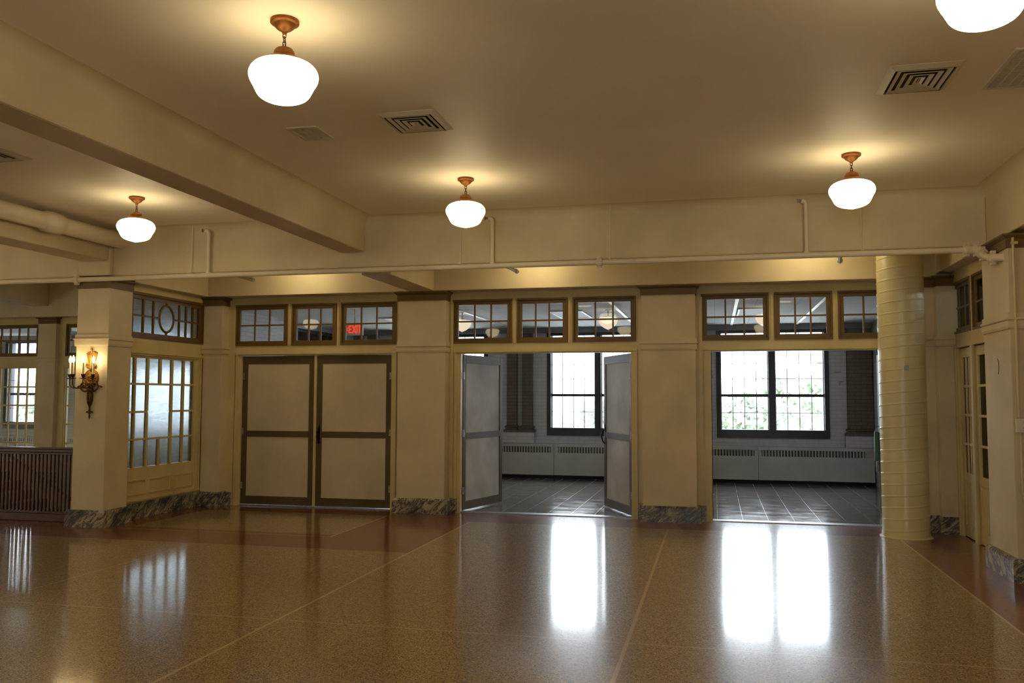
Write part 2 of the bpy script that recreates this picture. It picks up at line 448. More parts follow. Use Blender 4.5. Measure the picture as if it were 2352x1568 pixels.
m.build('trim_moulding', WOOD, wb)

# transoms ---------------------------------------------------------
def window_unit(num, W, H, cols, rows, loc, rz, label, frame=0.075, mun=0.022, mats=(OLIVE, OLIVE, GLASS), cat='window', depth=0.05, rails=None, sill=None):
    """flat sash in the XZ plane facing -Y, origin lower-left corner"""
    e = empty('window_%d' % num, loc, label, cat, kind='structure', rz=rz)
    f = MB()
    f.box(0, W, -0.012, 0.06, 0, 0.028); f.box(0, W, -0.012, 0.06, H-0.028, H)
    f.box(0, 0.028, -0.012, 0.06, 0.028, H-0.028); f.box(W-0.028, W, -0.012, 0.06, 0.028, H-0.028)
    part(f, 'window_frame', mats[0], e, 0.003)
    f = MB(); g = frame; q = 0.028
    f.box(q, W-q, 0.012, 0.05, q, g); f.box(q, W-q, 0.012, 0.05, H-g, H-q)
    f.box(q, g, 0.012, 0.05, g, H-g); f.box(W-g, W-q, 0.012, 0.05, g, H-g)
    part(f, 'sash', mats[1], e, 0.003)
    f = MB(); w2 = (W-2*g); h2 = H-2*g
    for i in range(1, cols): x = g+w2*i/cols; f.box(x-mun/2, x+mun/2, 0.018, 0.042, g, H-g)
    for j in range(1, rows):
        z = g+h2*j/rows
        for i in range(cols):
            xa = g+w2*i/cols+(mun/2 if i else 0); xb = g+w2*(i+1)/cols-(mun/2 if i < cols-1 else 0)
            f.box(xa, xb, 0.018, 0.042, z-mun/2, z+mun/2)
    part(f, 'muntin_grid', mats[1], e)
    part(MB().box(g, W-g, 0.0295, 0.0305, g, H-g), 'glass_pane', mats[2], e)
    return e
wn = 1
bay = ['closed double doors', 'half open double doors', 'wide open doorway beside the round duct']
pos3 = ['left', 'middle', 'right']
for k, c in enumerate(CB):
    for j, (a, b) in enumerate(TO):
        window_unit(wn, b-a, 0.63, 3, 2, (c+a, YW-0.005, 2.41), 0, 'six pane olive framed transom, %s one above the %s' % (pos3[j], bay[k])); wn += 1

# pilasters --------------------------------------------------------
def pilaster(x0, x1, y0, y1, label, base=(0.05, 0.05), back=None, sides=True, zc=3.14):
    TR[0] += 1
    e = empty('trim_%d' % TR[0], ((x0+x1)/2, (y0+y1)/2, 0), label, 'pilaster', kind='structure')
    B(x0, x1, y0, y1, 0.2, zc-0.02).build('shaft', CREAM, e, 0.006)
    s = 0.05
    m = MB(); m.box(x0-0.015, x1+0.015, y0-0.015, y1, zc-0.12, zc-0.035); m.frus(x0-0.015, x1+0.015, y0-0.015, y1, zc-0.035, x0-s, x1+s, y0-s, y1, zc-0.01)
    m.box(x0-s, x1+s, y0-s, y1, zc-0.01, zc+0.008)
    m.build('capital', CAPM, e)
    m = MB(); m.box(x0-0.018, x1+0.018, y0-0.018, y1, 2.30, 2.355); m.frus(x0-0.018, x1+0.018, y0-0.018, y1, 2.355, x0-0.03, x1+0.03, y0-0.03, y1, 2.362)
    m.box(x0-0.03, x1+0.03, y0-0.03, y1, 2.362, 2.38); m.frus(x0-0.012, x1+0.012, y0-0.012, y1, 2.28, x0-0.018, x1+0.018, y0-0.018, y1, 2.30)
    m.box(x0-0.014, x1+0.014, y0-0.014, y1, 2.38, 2.43)
    m.build('moulding_band', CREAM, e, 0.003)
    b = base[0]
    m = MB(); m.box(x0-b, x1+b, y0-b, y1, 0, 0.185); m.frus(x0-b, x1+b, y0-b, y1, 0.185, x0-b+0.022, x1+b-0.022, y0-b+0.022, y1, 0.212)
    m.build('marble_base', MARBLE, e)
    return e
pilaster(-4.44, -3.73, 11.68, YW+0.02, 'wide cream pilaster between the closed doors and the half open doors')
pilaster(-0.96, -0.25, 11.68, YW+0.02, 'wide cream pilaster between the half open doors and the right doorway')
for x0, x1 in ((-4.62, -4.49), (-3.68, -3.62), (-1.06, -1.01), (-0.20, -0.13)): pass
m = MB()
for x0, x1 in ((-4.52, -4.48), (-3.69, -3.60), (-1.035, -1.0), (-0.21, -0.135)):
    m.box(x0, x1, 11.80, YW, 0, 0.21)
m.box(-7.28, -7.17, 11.80, YW, 0, 0.2)
m.build('baseboard_back', MARBLE, kind='structure', label='small grey marble plinth blocks beside the pilasters of the back wall', category='baseboard')
pilaster(-7.60, -7.28, 11.70, YW+0.02, 'narrow corner pilaster left of the closed double doors', base=(0.03, 0.03))
pilaster(2.52, 2.66, 11.60, YW+0.02, 'slim outer corner pilaster right of the round duct', base=(0.02, 0))
pilaster(2.66, 3.0, 11.48, YW+0.02, 'stepped inner corner pilaster beside the glazed side doors', base=(0.02, 0))
# left free column
e = pilaster(-7.97, -7.50, 9.46, 9.91, 'square cream column carrying the brass wall sconce')
# make capital & base go all round its back side too
MB().box(-8.02, -7.45, 9.91, 9.96, 3.13, 3.148).build('capital_edge', CAPM, e)
m = MB(); m.box(-8.02, -7.45, 9.91, 9.955, 0, 0.19); m.build('marble_base', MARBLE, e)
pilaster(2.62, 2.86, 8.67, 9.45, 'near right pilaster with scuffed cream face and marble base')
for yy in (5.2, 1.73): pilaster(2.62, 2.86, yy, yy+0.78, 'right wall pilaster nearer the viewer')

# side partition with obscure glass, x = -7.62 (faces +X) ------------
# local frame: u = world Y, build directly in world coordinates
XS = -7.62
m = MB()
def sb(y0, y1, z0, z1, d=0.0, t=0.10): m.box(XS-t, XS+d, y0, y1, z0, z1)
sb(9.91, 10.02, 0.2, 3.2); sb(11.72, 11.9, 0.2, 3.2)
sb(10.02, 11.72, 3.06, 3.2); sb(10.02, 11.72, 2.24, 2.43)
sb(10.02, 11.72, 0.0, 0.68); sb(11.55, 11.72, 0.68, 2.24); sb(10.02, 11.55, 2.18, 2.24)
ws = m.build('wall_left', WOOD, kind='structure', label='cream panelled side partition between the sconce column and the corner pilaster', category='wall')
m = MB()
m.box(XS, XS+0.05, 9.93, 11.70, 2.225, 2.262); m.box(XS, XS+0.03, 9.93, 11.70, 2.20, 2.225)
m.box(XS, XS+0.02, 11.60, 11.625, 0.25, 2.2); m.box(XS, XS+0.03, 11.64, 11.665, 0.25, 2.2); m.box(XS, XS+0.02, 9.91, 11.72, 0.235, 0.26)
for y0, y1 in ((10.02, 10.44), (10.52, 10.99), (11.07, 11.54)):
    for a, b, c, d in ((y0, y1, 0.50, 0.515), (y0, y1, 0.315, 0.33), (y0, y0+0.015, 0.33, 0.50), (y1-0.015, y1, 0.33, 0.50)):
        m.box(XS, XS+0.013, a, b, c, d)
m.build('trim_moulding', WOOD, ws)
MB().box(XS, XS+0.045, 9.96, 11.72, 0, 0.215).build('baseboard_left', MARBLE, kind='structure', label='grey veined marble baseboard below the frosted side partition', category='baseboard')
# fixed light
e = empty('window_%d' % wn, (XS, 10.8, 0.68), 'tall fixed light of frosted panes around one large centre pane', 'window', kind='structure'); wn += 1
Ys = [9.93, 10.18, 10.455, 10.73, 11.00, 11.275, 11.53]; Zs = [0.68, 1.06, 1.43, 1.81, 2.165]
m = MB(); mh = 0.014
m.box(XS-0.06, XS-0.004, 9.915, 11.55, 2.165, 2.18); m.box(XS-0.06, XS-0.004, 11.53, 11.55, 0.68, 2.165)
m.build('sash', WOOD, e)
m = MB()
# horizontals: full rails at each z, the one at 1.43 broken by the centre pane
for z in (Zs[1], Zs[3]): m.box(XS-0.05, XS-0.004, 9.93, 11.53, z-mh, z+mh)
m.box(XS-0.05, XS-0.004, 9.93, Ys[2], Zs[2]-mh, Zs[2]+mh); m.box(XS-0.05, XS-0.004, Ys[4], 11.53, Zs[2]-mh, Zs[2]+mh)
for i, yv in enumerate(Ys[1:-1], 1):
    for z0, z1 in zip(Zs[:-1], Zs[1:]):
        if i == 3 and z0 in (Zs[1], Zs[2]): continue
        m.box(XS-0.05, XS-0.004, yv-mh, yv+mh, z0+(mh if z0 > 0.7 else 0), z1-(mh if z1 < 2.1 else 0))
m.build('muntin_grid', WOOD, e)
MB().box(XS-0.034, XS-0.028, 9.93, 11.53, 0.68, 2.165).build('glass_pane', OBSC, e)
# oval transom
e = empty('window_%d' % wn, (XS, 10.87, 2.43), 'wide transom with an oval centre pane above the frosted side light', 'window', kind='structure'); wn += 1
m = MB(); Y0, Y1, Z0, Z1 = 10.02, 11.72, 2.43, 3.06; q = 0.035; g = 0.085
for a, b, c, d in ((Y0, Y1, Z0, Z0+q), (Y0, Y1, Z1-q, Z1), (Y0, Y0+q, Z0+q, Z1-q), (Y1-q, Y1, Z0+q, Z1-q)): m.box(XS-0.08, XS+0.012, a, b, c, d)
m.build('window_frame', OLIVE, e)
m = MB()
for a, b, c, d in ((Y0+q, Y1-q, Z0+q, Z0+g), (Y0+q, Y1-q, Z1-g, Z1-q), (Y0+q, Y0+g, Z0+g, Z1-g), (Y1-g, Y1-q, Z0+g, Z1-g)): m.box(XS-0.06, XS-0.012, a, b, c, d)
m.build('sash', OLIVE, e)
m = MB(); yc = (Y0+Y1)/2-0.02; zc = (Z0+Z1)/2; ra, rb = 0.165, 0.19
gy0, gy1, gz0, gz1 = Y0+g, Y1-g, Z0+g, Z1-g
pts = [(XS-0.028, yc+ra*math.cos(t*2*PI/36), zc+rb*math.sin(t*2*PI/36)) for t in range(36)]
m.tube(pts, 0.017, 8, closed=True)
h = 0.012
cols = [gy0+(yc-0.30-gy0)*0.5, yc-0.30, yc+0.30, yc+0.30+(gy1-yc-0.30)/3, yc+0.30+(gy1-yc-0.30)*2/3]
for yv in cols: m.box(XS-0.045, XS-0.015, yv-h, yv+h, gz0, gz1)
m.box(XS-0.043, XS-0.017, gy0, yc-ra, zc-h, zc+h); m.box(XS-0.043, XS-0.017, yc+ra, gy1, zc-h, zc+h)
m.box(XS-0.043, XS-0.017, yc-h, yc+h, gz0, zc-rb); m.box(XS-0.043, XS-0.017, yc-h, yc+h, zc+rb, gz1)
m.build('muntin_grid', OLIVE, e)
MB().box(XS-0.034, XS-0.028, gy0, gy1, gz0, gz1).build('glass_pane', OBSC, e)

# ------------------------------------------------------------------ doors of the back wall
def make_leaf(num, W, label, loc, rz, sgn, ajar=True, fm=SASH, pm=PANEL, handle=False, fm2=None):
    """leaf in XZ plane; hinge at origin, extends to sgn*W along x, faces -Y"""
    e = empty('door_%d' % num, loc, label, 'door', kind='structure', rz=rz)
    def bx(m, a, b, y0, y1, z0, z1):
        x0, x1 = sorted((sgn*a, sgn*b)); m.box(x0, x1, y0, y1, z0, z1)
    H0, H1 = 0.025, 2.255; st = 0.085
    m = MB()
    bx(m, 0, st, -0.0, 0.045, H0, H1); bx(m, W-st, W, 0, 0.045, H0, H1)
    bx(m, st, W-st, 0, 0.045, H1-0.12, H1); bx(m, st, W-st, 0, 0.045, H0, H0+0.12); bx(m, st, W-st, 0, 0.045, 1.035, 1.125)
    part(m, 'door_frame', fm, e, 0.003)
    m = MB(); bx(m, st, W-st, 0.012, 0.033, H0+0.12, 1.035); part(m, 'door_panel', pm, e)
    m = MB(); bx(m, st, W-st, 0.012, 0.033, 1.125, H1-0.12); part(m, 'door_panel', pm, e)
    for z in (0.3, 1.12, 1.95):
        m = MB(); bx(m, -0.035, 0.03, -0.006, 0.0, z-0.05, z+0.05); m.lathe([(0.008, -0.05), (0.008, 0.05)], 10, (sgn*-0.004, -0.008, z))
        part(m, 'hinge', STEEL, e)
    if handle:
        s = -1
        xh = sgn*(W-0.045)
        m = MB()
        m.add([(xh-0.018, -0.006, 1.17), (xh+0.018, -0.006, 1.17), (xh, -0.006, 1.235), (xh-0.018, 0, 1.17), (xh+0.018, 0, 1.17), (xh, 0, 1.235)], [(0, 1, 2), (3, 5, 4), (0, 2, 5, 3), (1, 4, 5, 2), (0, 3, 4, 1)])
        m.box(xh-0.022, xh+0.022, -0.012, 0, 1.145, 1.172); m.box(xh-0.014, xh+0.014, -0.004, 0, 0.95, 1.145)
        m.tube([(xh, -0.01, 1.15), (xh-0.01, -0.04, 1.12), (xh-0.008, -0.05, 1.06), (xh, -0.035, 0.99), (xh, -0.01, 0.955)], [0.008, 0.011, 0.012, 0.010, 0.009], 10)
        m.lathe([(0.016, 0), (0.018, -0.006), (0.0, -0.012)], 12, (xh, 0, 0.955), 'y')
        part(m, 'door_handle', BLACKM, e)
    return e
c = CB[0]; a, b = dx(c)
jm = 0.055
make_leaf(1, 1.19, 'left leaf of the closed double doors with two cream panels', (a+jm, YW+0.03, 0), 0, 1)
make_leaf(2, 1.185, 'right leaf of the closed double doors with the black pull handle', (b-jm, YW+0.03, 0), 0, -1, handle=True)
# jamb liners
for k, c in enumerate(CB):
    a, b = dx(c)
    m = MB(); m.box(a, a+0.05, YW+0.005, 12.05, 0, 2.265); m.box(b-0.05, b, YW+0.005, 12.05, 0, 2.265); m.box(a, b, YW+0.005, 12.05, 2.265, 2.28)
    if k == 0: m.box(a+jm+1.19+0.002, b-jm-1.185-0.002, YW+0.018, YW+0.07, 0.02, 2.26)
    m.build('door_jamb', WOOD, wb)
    MB().box(a, b, 11.90, 12.06, 0.0, 0.012).build('threshold', STEEL, wb)
c = CB[1]; a, b = dx(c)
make_leaf(3, 1.19, 'left leaf of the middle doors, swung open into the far room', (a+0.06, 11.98, 0), math.radians(75.5), 1, fm=SASH, pm=WOODB)
make_leaf(4, 1.19, 'right leaf of the middle doors, swung open with weathered board panels', (b-0.06, 11.98, 0), math.radians(-64.5), -1, fm=SASH, pm=WOODB, handle=True)
c = CB[2]; a, b = dx(c)
make_leaf(5, 1.19, 'left leaf of the right doorway seen edge on', (a+0.06, 12.0, 0), math.radians(90.3), 1, pm=WOODB)
DL6 = make_leaf(6, 1.19, 'right leaf of the right doorway, edge just left of the round duct', (b-0.06, 12.0, 0), math.radians(-84.3), -1, pm=WOODB)

# ------------------------------------------------------------------ right wall with glazed doors (x = 2.86, faces -X)
XR = 2.86
m = MB()
m.box(XR, XR+0.15, -6, 8.67, 0, 3.3); m.box(XR, XR+0.15, 9.40, 9.50, 0, 3.3); m.box(XR, XR+0.15, 8.67, 9.45, 0, 3.3)
m.box(XR, XR+0.15, 9.50, 11.9, 3.05, 3.3); m.box(XR, XR+0.15, 9.50, 11.9, 2.25, 2.42)
m.box(XR, XR+0.15, 11.42, 11.9, 0, 2.25); m.box(XR, XR+0.15, 10.78, 10.88, 0, 2.25)
m.box(XR, XR+0.15, 11.66, 11.9, 2.42, 3.05); m.box(XR, XR+0.15, 10.72, 10.79, 2.42, 3.05)
wr = m.build('wall_right', WOOD, kind='structure', label='cream right wall with glazed doors and transoms', category='wall')
m = MB()
m.box(XR-0.02, XR, 10.72, 10.745, 0, 2.25); m.box(XR-0.02, XR, 9.5, 11.48, 2.25, 2.275); m.box(XR-0.02, XR, 11.44, 11.47, 0, 2.25)
# panelled strip beyond the near pilaster
m.box(XR-0.03, XR, 8.40, 8.44, 0, 3.18); m.box(XR-0.03, XR, 8.30, 8.34, 0, 3.18); m.box(XR-0.05, XR, 8.2, 8.67, 0, 0.2)
m.build('trim_moulding', WOOD, wr)
def rwin(num, y0, y1, label):
    return window_unit(num, y1-y0, 0.63, 3, 2, (XR+0.004, y1, 2.42), math.radians(-90), label)
rwin(wn, 10.79, 11.66, 'dark six pane transom above the glazed side doors, nearer the corner'); wn += 1
rwin(wn, 9.50, 10.72, 'dark transom above the glazed side doors, partly hidden by the near pilaster'); wn += 1
def french(num, y0, y1, label, cols=3):
    W = y1-y0
    e = empty('door_%d' % num, (XR+0.03, y1, 0), label, 'door', kind='structure', rz=math.radians(-90))
    st = 0.075; m = MB()
    m.box(0, st, 0, 0.045, 0.01, 2.24); m.box(W-st, W, 0, 0.045, 0.01, 2.24)
    m.box(st, W-st, 0, 0.045, 2.13, 2.24); m.box(st, W-st, 0, 0.045, 0.01, 0.15); m.box(st, W-st, 0, 0.045, 0.66, 0.76)
    part(m, 'door_frame', WOOD, e, 0.003)
    part(MB().box(st, W-st, 0.014, 0.03, 0.15, 0.66), 'door_panel', WOOD, e)
    m = MB(); w = W-2*st
    for i in range(1, cols): x = st+w*i/cols; m.box(x-0.014, x+0.014, 0.006, 0.04, 0.76, 2.13)
    for j in range(1, 4):
        z = 0.76+1.37*j/4
        for i in range(cols):
            xa = st+w*i/cols+(0.014 if i else 0); xb = st+w*(i+1)/cols-(0.014 if i < cols-1 else 0)
            m.box(xa, xb, 0.006, 0.04, z-0.014, z+0.014)
    part(m, 'muntin_grid', WOOD, e)
    part(MB().box(st, W-st, 0.022, 0.023, 0.76, 2.13), 'glass_pane', GLASS, e)
    if num == 7:
        part(MB().box(W-0.055, W-0.003, -0.012, 0.0, 0.02, 0.27), 'kick_stop', BLACKM, e)
    return e
french(7, 10.88, 11.42, 'narrow glazed side door leaf with white lower panel')
french(8, 9.50, 10.78, 'second glazed side door, partly hidden by the near pilaster', 4)
# dim room behind the glazed doors
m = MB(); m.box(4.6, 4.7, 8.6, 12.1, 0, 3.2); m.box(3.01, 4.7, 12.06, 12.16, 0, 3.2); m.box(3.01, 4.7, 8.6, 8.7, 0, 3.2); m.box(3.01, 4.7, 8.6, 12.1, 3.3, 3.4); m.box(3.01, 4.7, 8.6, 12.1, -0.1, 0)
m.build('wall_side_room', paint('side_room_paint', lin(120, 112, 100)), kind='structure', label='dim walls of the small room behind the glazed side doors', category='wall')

# ------------------------------------------------------------------ far left: stairwell, glazed wall y = 14.05
YL = 14.05
m = MB()
PX = [-15.89, -12.42, -8.95]
m.box(-18, -7.95, YL+0.02, 14.2, -3.3, 0.35); m.box(-18, -7.95, YL+0.02, 14.2, 3.02, 3.2); m.box(-18, -7.95, YL+0.02, 14.2, 2.21, 2.40)
bays = [(-15.5, -12.72), (-12.10, -9.30)]
m.box(-18, -15.5, YL+0.02, 14.2, 0.35, 2.21); m.box(-18, -15.5, YL+0.02, 14.2, 2.40, 3.02)
m.box(-12.72, -12.10, YL+0.02, 14.2, 0.35, 2.21); m.box(-12.72, -12.10, YL+0.02, 14.2, 2.40, 3.02)
m.box(-9.30, -7.95, YL+0.02, 14.2, 0.35, 2.21); m.box(-9.30, -7.95, YL+0.02, 14.2, 2.40, 3.02)
# panel battens below floor level
for z in (-0.45, -1.05, -1.65): m.box(-18, -7.95, YL+0.005, YL+0.02, z, z+0.02)
m.build('wall_stairwell', WOOD, kind='structure', label='cream glazed wall beyond the stairwell at the far left', category='wall')
def glz(num, x0, x1, z0, z1, cols, rows, label, fm, fr=0.05):
    e = window_unit(num, x1-x0, z1-z0, cols, rows, (x0, YL+0.04, z0), 0, label, frame=fr, mun=0.03, mats=(fm, fm, GLASS)); return e
for x0, x1, s in ((-15.5, -12.72, 'left of'), (-12.10, -9.30, 'right of')):
    glz(wn, x0, x1, 0.35, 2.21, 13, 5, 'tall glazed screen with many small panes %s the far stairwell pilaster' % s, WOOD, 0.04); wn += 1
    glz(wn, x0, x1, 2.40, 3.02, 13, 2, 'dark framed transom above the glazed screen %s the far stairwell pilaster' % s, OLIVE, 0.07); wn += 1
pilaster(-12.62, -12.24, 13.98, YL+0.05, 'far pilaster standing between the glazed screens beyond the stairwell')
pilaster(-9.2, -8.7, 13.98, YL+0.05, 'far stairwell pilaster hidden behind the frosted partition')
# stairwell enclosure
m = MB(); m.box(-7.95, -7.72, 9.93, 14.2, -3.3, 0); m.box(-7.95, -7.722, 11.9, 12.04, 0, 3.8); m.box(-7.95, -7.722, 12.04, 14.2, 3.3, 3.8); m.box(-18.2, -18, -6, 17.9, -3.3, 3.8)
m.box(-18, -7.72, 9.86, 9.92, -3.3, -0.12)
m.build('wall_stairwell_end', CREAM, kind='structure', label='cream end walls enclosing the stairwell', category='wall')
# rear wall behind the camera
m = MB(); m.box(-18, 3.4, -6.2, -6, 0, 0.9); m.box(-18, 3.4, -6.2, -6, 2.9, 3.8)
FW = [(-1.9, 0.1)]  # unseen window, added to bring cool fill daylight into the hall
xs = [-18]
for a, b in FW: xs += [a, b]
xs.append(3.4)
for i in range(0, len(xs), 2): m.box(xs[i], xs[i+1], -6.2, -6, 0.9, 2.9)
for i, (a, b) in enumerate(FW):
    window_unit(wn, b-a, 2.0, 4, 5, (b, -6.08, 0.9), PI, 'added unseen window for fill daylight in the near end wall behind the viewer', mats=(BLUEBLACK, BLUEBLACK, GLASS)); wn += 1
m.build('wall_front', CREAM, kind='structure', label='plain cream wall at the near end of the hall', category='wall')

# railing
e = empty('stair_railing', (-10, 9.78, 0), 'dark red wooden railing guarding the stairwell left of the sconce column', 'railing')
m = MB(); m.box(-12.6, -7.975, 9.75, 9.83, 0.87, 0.90); m.box(-12.6, -7.975, 9.735, 9.845, 0.90, 0.94); m.box(-12.6, -7.975, 9.745, 9.835, 0.94, 0.965)
m.build('top_rail', REDWOOD, e, 0.006)
m = MB(); m.box(-12.6, -8.03, 9.74, 9.84, 0.0, 0.10); m.box(-12.6, -8.03, 9.75, 9.83, 0.10, 0.125)
m.build('bottom_rail', REDWOOD, e, 0.006)
me0 = None; x = -8.045
while x > -12.0:
    if me0 is None:
        o = part(MB().box(-0.014, 0.014, -0.014, 0.014, 0.125, 0.87), 'baluster', REDWOOD, e); me0 = o.data
    else:
        o = D.objects.new('baluster', me0); COL.objects.link(o); o.parent = e
    o.location = (x+10, 0.01, 0); x -= 0.0605
# stair flight rising to the left
e = empty('staircase', (-11.7, 13.0, -3.15), 'dark wooden stair flight seen through the railing balusters', 'staircase')
m = MB(); slope = 0.52/0.91
def sz(x): return -0.42-(x+11.73)*slope
run = 0.28; nst = 16
x0 = -13.6
for i in range(nst):
    xa = x0+i*run; zt = sz(xa+run/2)
    m.box(xa, xa+run, 12.55, 13.55, zt-0.28, zt)
m.build('treads', REDWOOD, e)
m = MB(); xa, xb = x0, x0+nst*run
m.add([(xa, 12.5, sz(xa)-0.35), (xb, 12.5, sz(xb)-0.35), (xb, 12.5, sz(xb)-0.02), (xa, 12.5, sz(xa)-0.02), (xa, 12.55, sz(xa)-0.35), (xb, 12.55, sz(xb)-0.35), (xb, 12.55, sz(xb)-0.02), (xa, 12.55, sz(xa)-0.02)], [(0,1,2,3),(7,6,5,4),(0,4,5,1),(3,2,6,7),(1,5,6,2),(0,3,7,4)])
m.build('stringer', REDWOOD, e)
m = MB(); pts = [(x, 13.9, sz(x)+0.15) for x in (-13.6, -12.6, -11.6, -10.6, -9.6)]; m.tube(pts, 0.026, 10)
hr = m.build('stair_handrail', DBRONZE, label='brown handrail on the wall above the descending stairs', category='handrail')
for x in (-12.9, -11.4, -9.9): MB().tube([(x, 13.9, sz(x)+0.13), (x, 13.95, sz(x)+0.08), (x, 14.06, sz(x)+0.08)], 0.01, 8).build('bracket', STEEL, hr)

# ------------------------------------------------------------------ far room: exterior wall y = 17.45 with windows
YF = 17.45
WIN = [(-16.67, -15.56, 1), (-13.42, -11.32, 2), (-10.06, -7.96, 2), (-6.72, -4.63, 2), (-3.37, -1.27, 2), (0.02, 2.115, 2)]
m = MB(); xs = [-18.2]
for a, b, n in WIN: xs += [a, b]
xs.append(3.4)
for i in range(0, len(xs), 2): m.box(xs[i], xs[i+1], YF, YF+0.35, 0, 3.3)
for a, b, n in WIN: m.box(a, b, YF, YF+0.35, 0, 0.86); m.box(a, b, YF, YF+0.35, 2.93, 3.3)
# pier plinths below the brown columns
for xc, wd in ((-3.93, 0.62), (-7.35, 0.62), (2.66, 0.60), (-0.62, 0.0)):
    pass
wf = m.build('wall_far', BRICKW, kind='structure', label='white painted brick exterior wall with large dark framed windows', category='wall')
for a, b, z in ((1925, 0, 0), (1932, 0, 0)): pass
for (x, z, w_, h_, rz) in ((2.27, 2.13, 0.15, 0.035, 0.1), (2.33, 1.95, 0.10, 0.03, -0.2), (2.31, 1.915, 0.04, 0.09, 0.1)):
    m = MB(); n = 9; vs = []
    for i in range(n):
        t = 2*PI*i/n; rr = 1+0.25*math.sin(i*2.3); vs.append((x+w_/2*rr*math.cos(t), YF-0.003, z+h_/2*rr*math.sin(t)))
    vs2 = [(p[0], YF, p[2]) for p in vs]
    m.add(vs+vs2, [tuple(range(n)), tuple(range(2*n-1, n-1, -1))]+[(i, (i+1) % n, n+(i+1) % n, n+i) for i in range(n)])
    m.build('plaster_patch', PLASTER, wf)
# exterior windows
for k, (a, b, n) in enumerate(WIN):
    lab = ['single sash window seen at the far left through the glazed screen', 'double sash window of the far left room behind the stairwell pilaster', 'double sash window of the far left room nearest the partition',
           'dark framed double window mostly hidden behind the left open leaf', 'dark framed double window seen through the middle doorway', 'dark framed double window in full view through the right doorway'][k]
    e = empty('window_%d' % wn, ((a+b)/2, YF, 0.86), lab, 'window', kind='structure'); wn += 1
    m = MB(); y0, y1 = YF-0.03, YF+0.2
    m.box(a, b, y0, y1, 0.86, 1.02); m.box(a, b, y0, y1, 2.90, 2.96); m.box(a, a+0.085, y0, y1, 1.02, 2.90); m.box(b-0.085, b, y0, y1, 1.02, 2.90)
    if n == 2: mc = (a+b)/2; m.box(mc-0.065, mc+0.065, y0, y1, 1.02, 2.90)
    m.build('window_frame', BLUEBLACK, e, 0.004)
    sides = [(a+0.085, b-0.085)] if n == 1 else [(a+0.085, mc-0.065), (mc+0.065, b-0.085)]
    for (p, q) in sides:
        m = MB(); m.box(p, q, YF+0.07, YF+0.12, 1.655, 1.71)
        for x_ in (p, q-0.014): m.box(x_, x_+0.014, YF+0.07, YF+0.12, 1.02, 2.90)
        m.build('sash_rail', BLUEBLACK, e)
        m = MB()
        for i in range(1, 4): x_ = p+(q-p)*i/4; m.box(x_-0.006, x_+0.006, YF+0.085, YF+0.105, 1.02, 2.90)
        for z in (1.345, 2.01, 2.31, 2.61): m.box(p, q, YF+0.084, YF+0.106, z-0.005, z+0.005)
        m.build('muntin_grid', BLUEBLACK, e)
        MB().box(p, q, YF+0.094, YF+0.095, 1.02, 2.90).build('glass_pane', GLASS, e)

# brown engaged columns on the far wall
def engaged(x0, x1, label, group=None):
    TR[0] += 1
    e = empty('trim_%d' % TR[0], ((x0+x1)/2, YF-0.08, 0.92), label, 'pilaster', kind='structure')
    B(x0-0.055, min(x1+0.055, 2.9), YF-0.17, YF, 0.71, 0.92).build('plinth', BRICKW, e)
    B(x0, x1, YF-0.10, YF, 1.06, 3.065).build('shaft', BRICKB, e)
    m = MB(); f = lambda s, z0, t, z1: m.frus(x0-s, x1+s, YF-0.10-s, YF, z0, x0-t, x1+t, YF-0.10-t, YF, z1)
    f(0.055, 0.92, 0.055, 0.965); f(0.055, 0.965, 0.02, 0.99); f(0.02, 0.99, 0.012, 1.005); f(0.012, 1.005, 0.035, 1.02); f(0.035, 1.02, 0.035, 1.04); f(0.035, 1.04, 0.0, 1.065)
    m.build('column_base', CAPM if False else BRICKB, e)
for i, (a, b) in enumerate(((-4.20, -3.99), (-3.88, -3.66))):
    engaged(a, b, ('left' if i == 0 else 'right')+' of the paired brown brick half columns behind the middle doorway')
for i, (a, b) in enumerate(((-7.62, -7.41), (-7.30, -7.08))):
    engaged(a, b, 'brown brick half column by the far partition, '+('left' if i == 0 else 'right')+' of its pair')
engaged(2.43, 2.88, 'broad brown brick half column right of the right window')

# far room side walls
m = MB(); m.box(2.9, 3.05, 12.05, 17.5, 0, 3.3)
m.build('wall_far_right', BRICKW, kind='structure', label='white side wall at the right end of the far room', category='wall')
m = MB(); m.box(-8.0, -7.722, 12.045, 14.2, 0, 3.299); m.box(-8.0, -7.95, 14.2, 14.9, 0, 3.3); m.box(-8.0, -7.95, 14.9, 17.2, 0, 0.9); m.box(-8.0, -7.95, 14.9, 17.2, 2.98, 3.3); m.box(-8.0, -7.95, 17.2, 17.5, 0, 3.3)
wp = m.build('wall_far_left', BRICKW, kind='structure', label='white partition at the left end of the far room with a glazed screen', category='wall')
m = MB()
for y_ in (14.9, 15.35, 15.8, 16.25, 16.7, 17.14): m.box(-7.99, -7.93, y_, y_+0.06, 0.9, 2.98)
for z_ in (0.9, 1.6, 2.3, 2.7, 2.92): m.box(-7.985, -7.935, 14.9, 17.2, z_, z_+0.04)
m.build('screen_mullions', BLUEBLACK, wp)
MB().box(-7.965, -7.961, 14.9, 17.2, 0.9, 2.98).build('glass_pane', GLASS, wp)

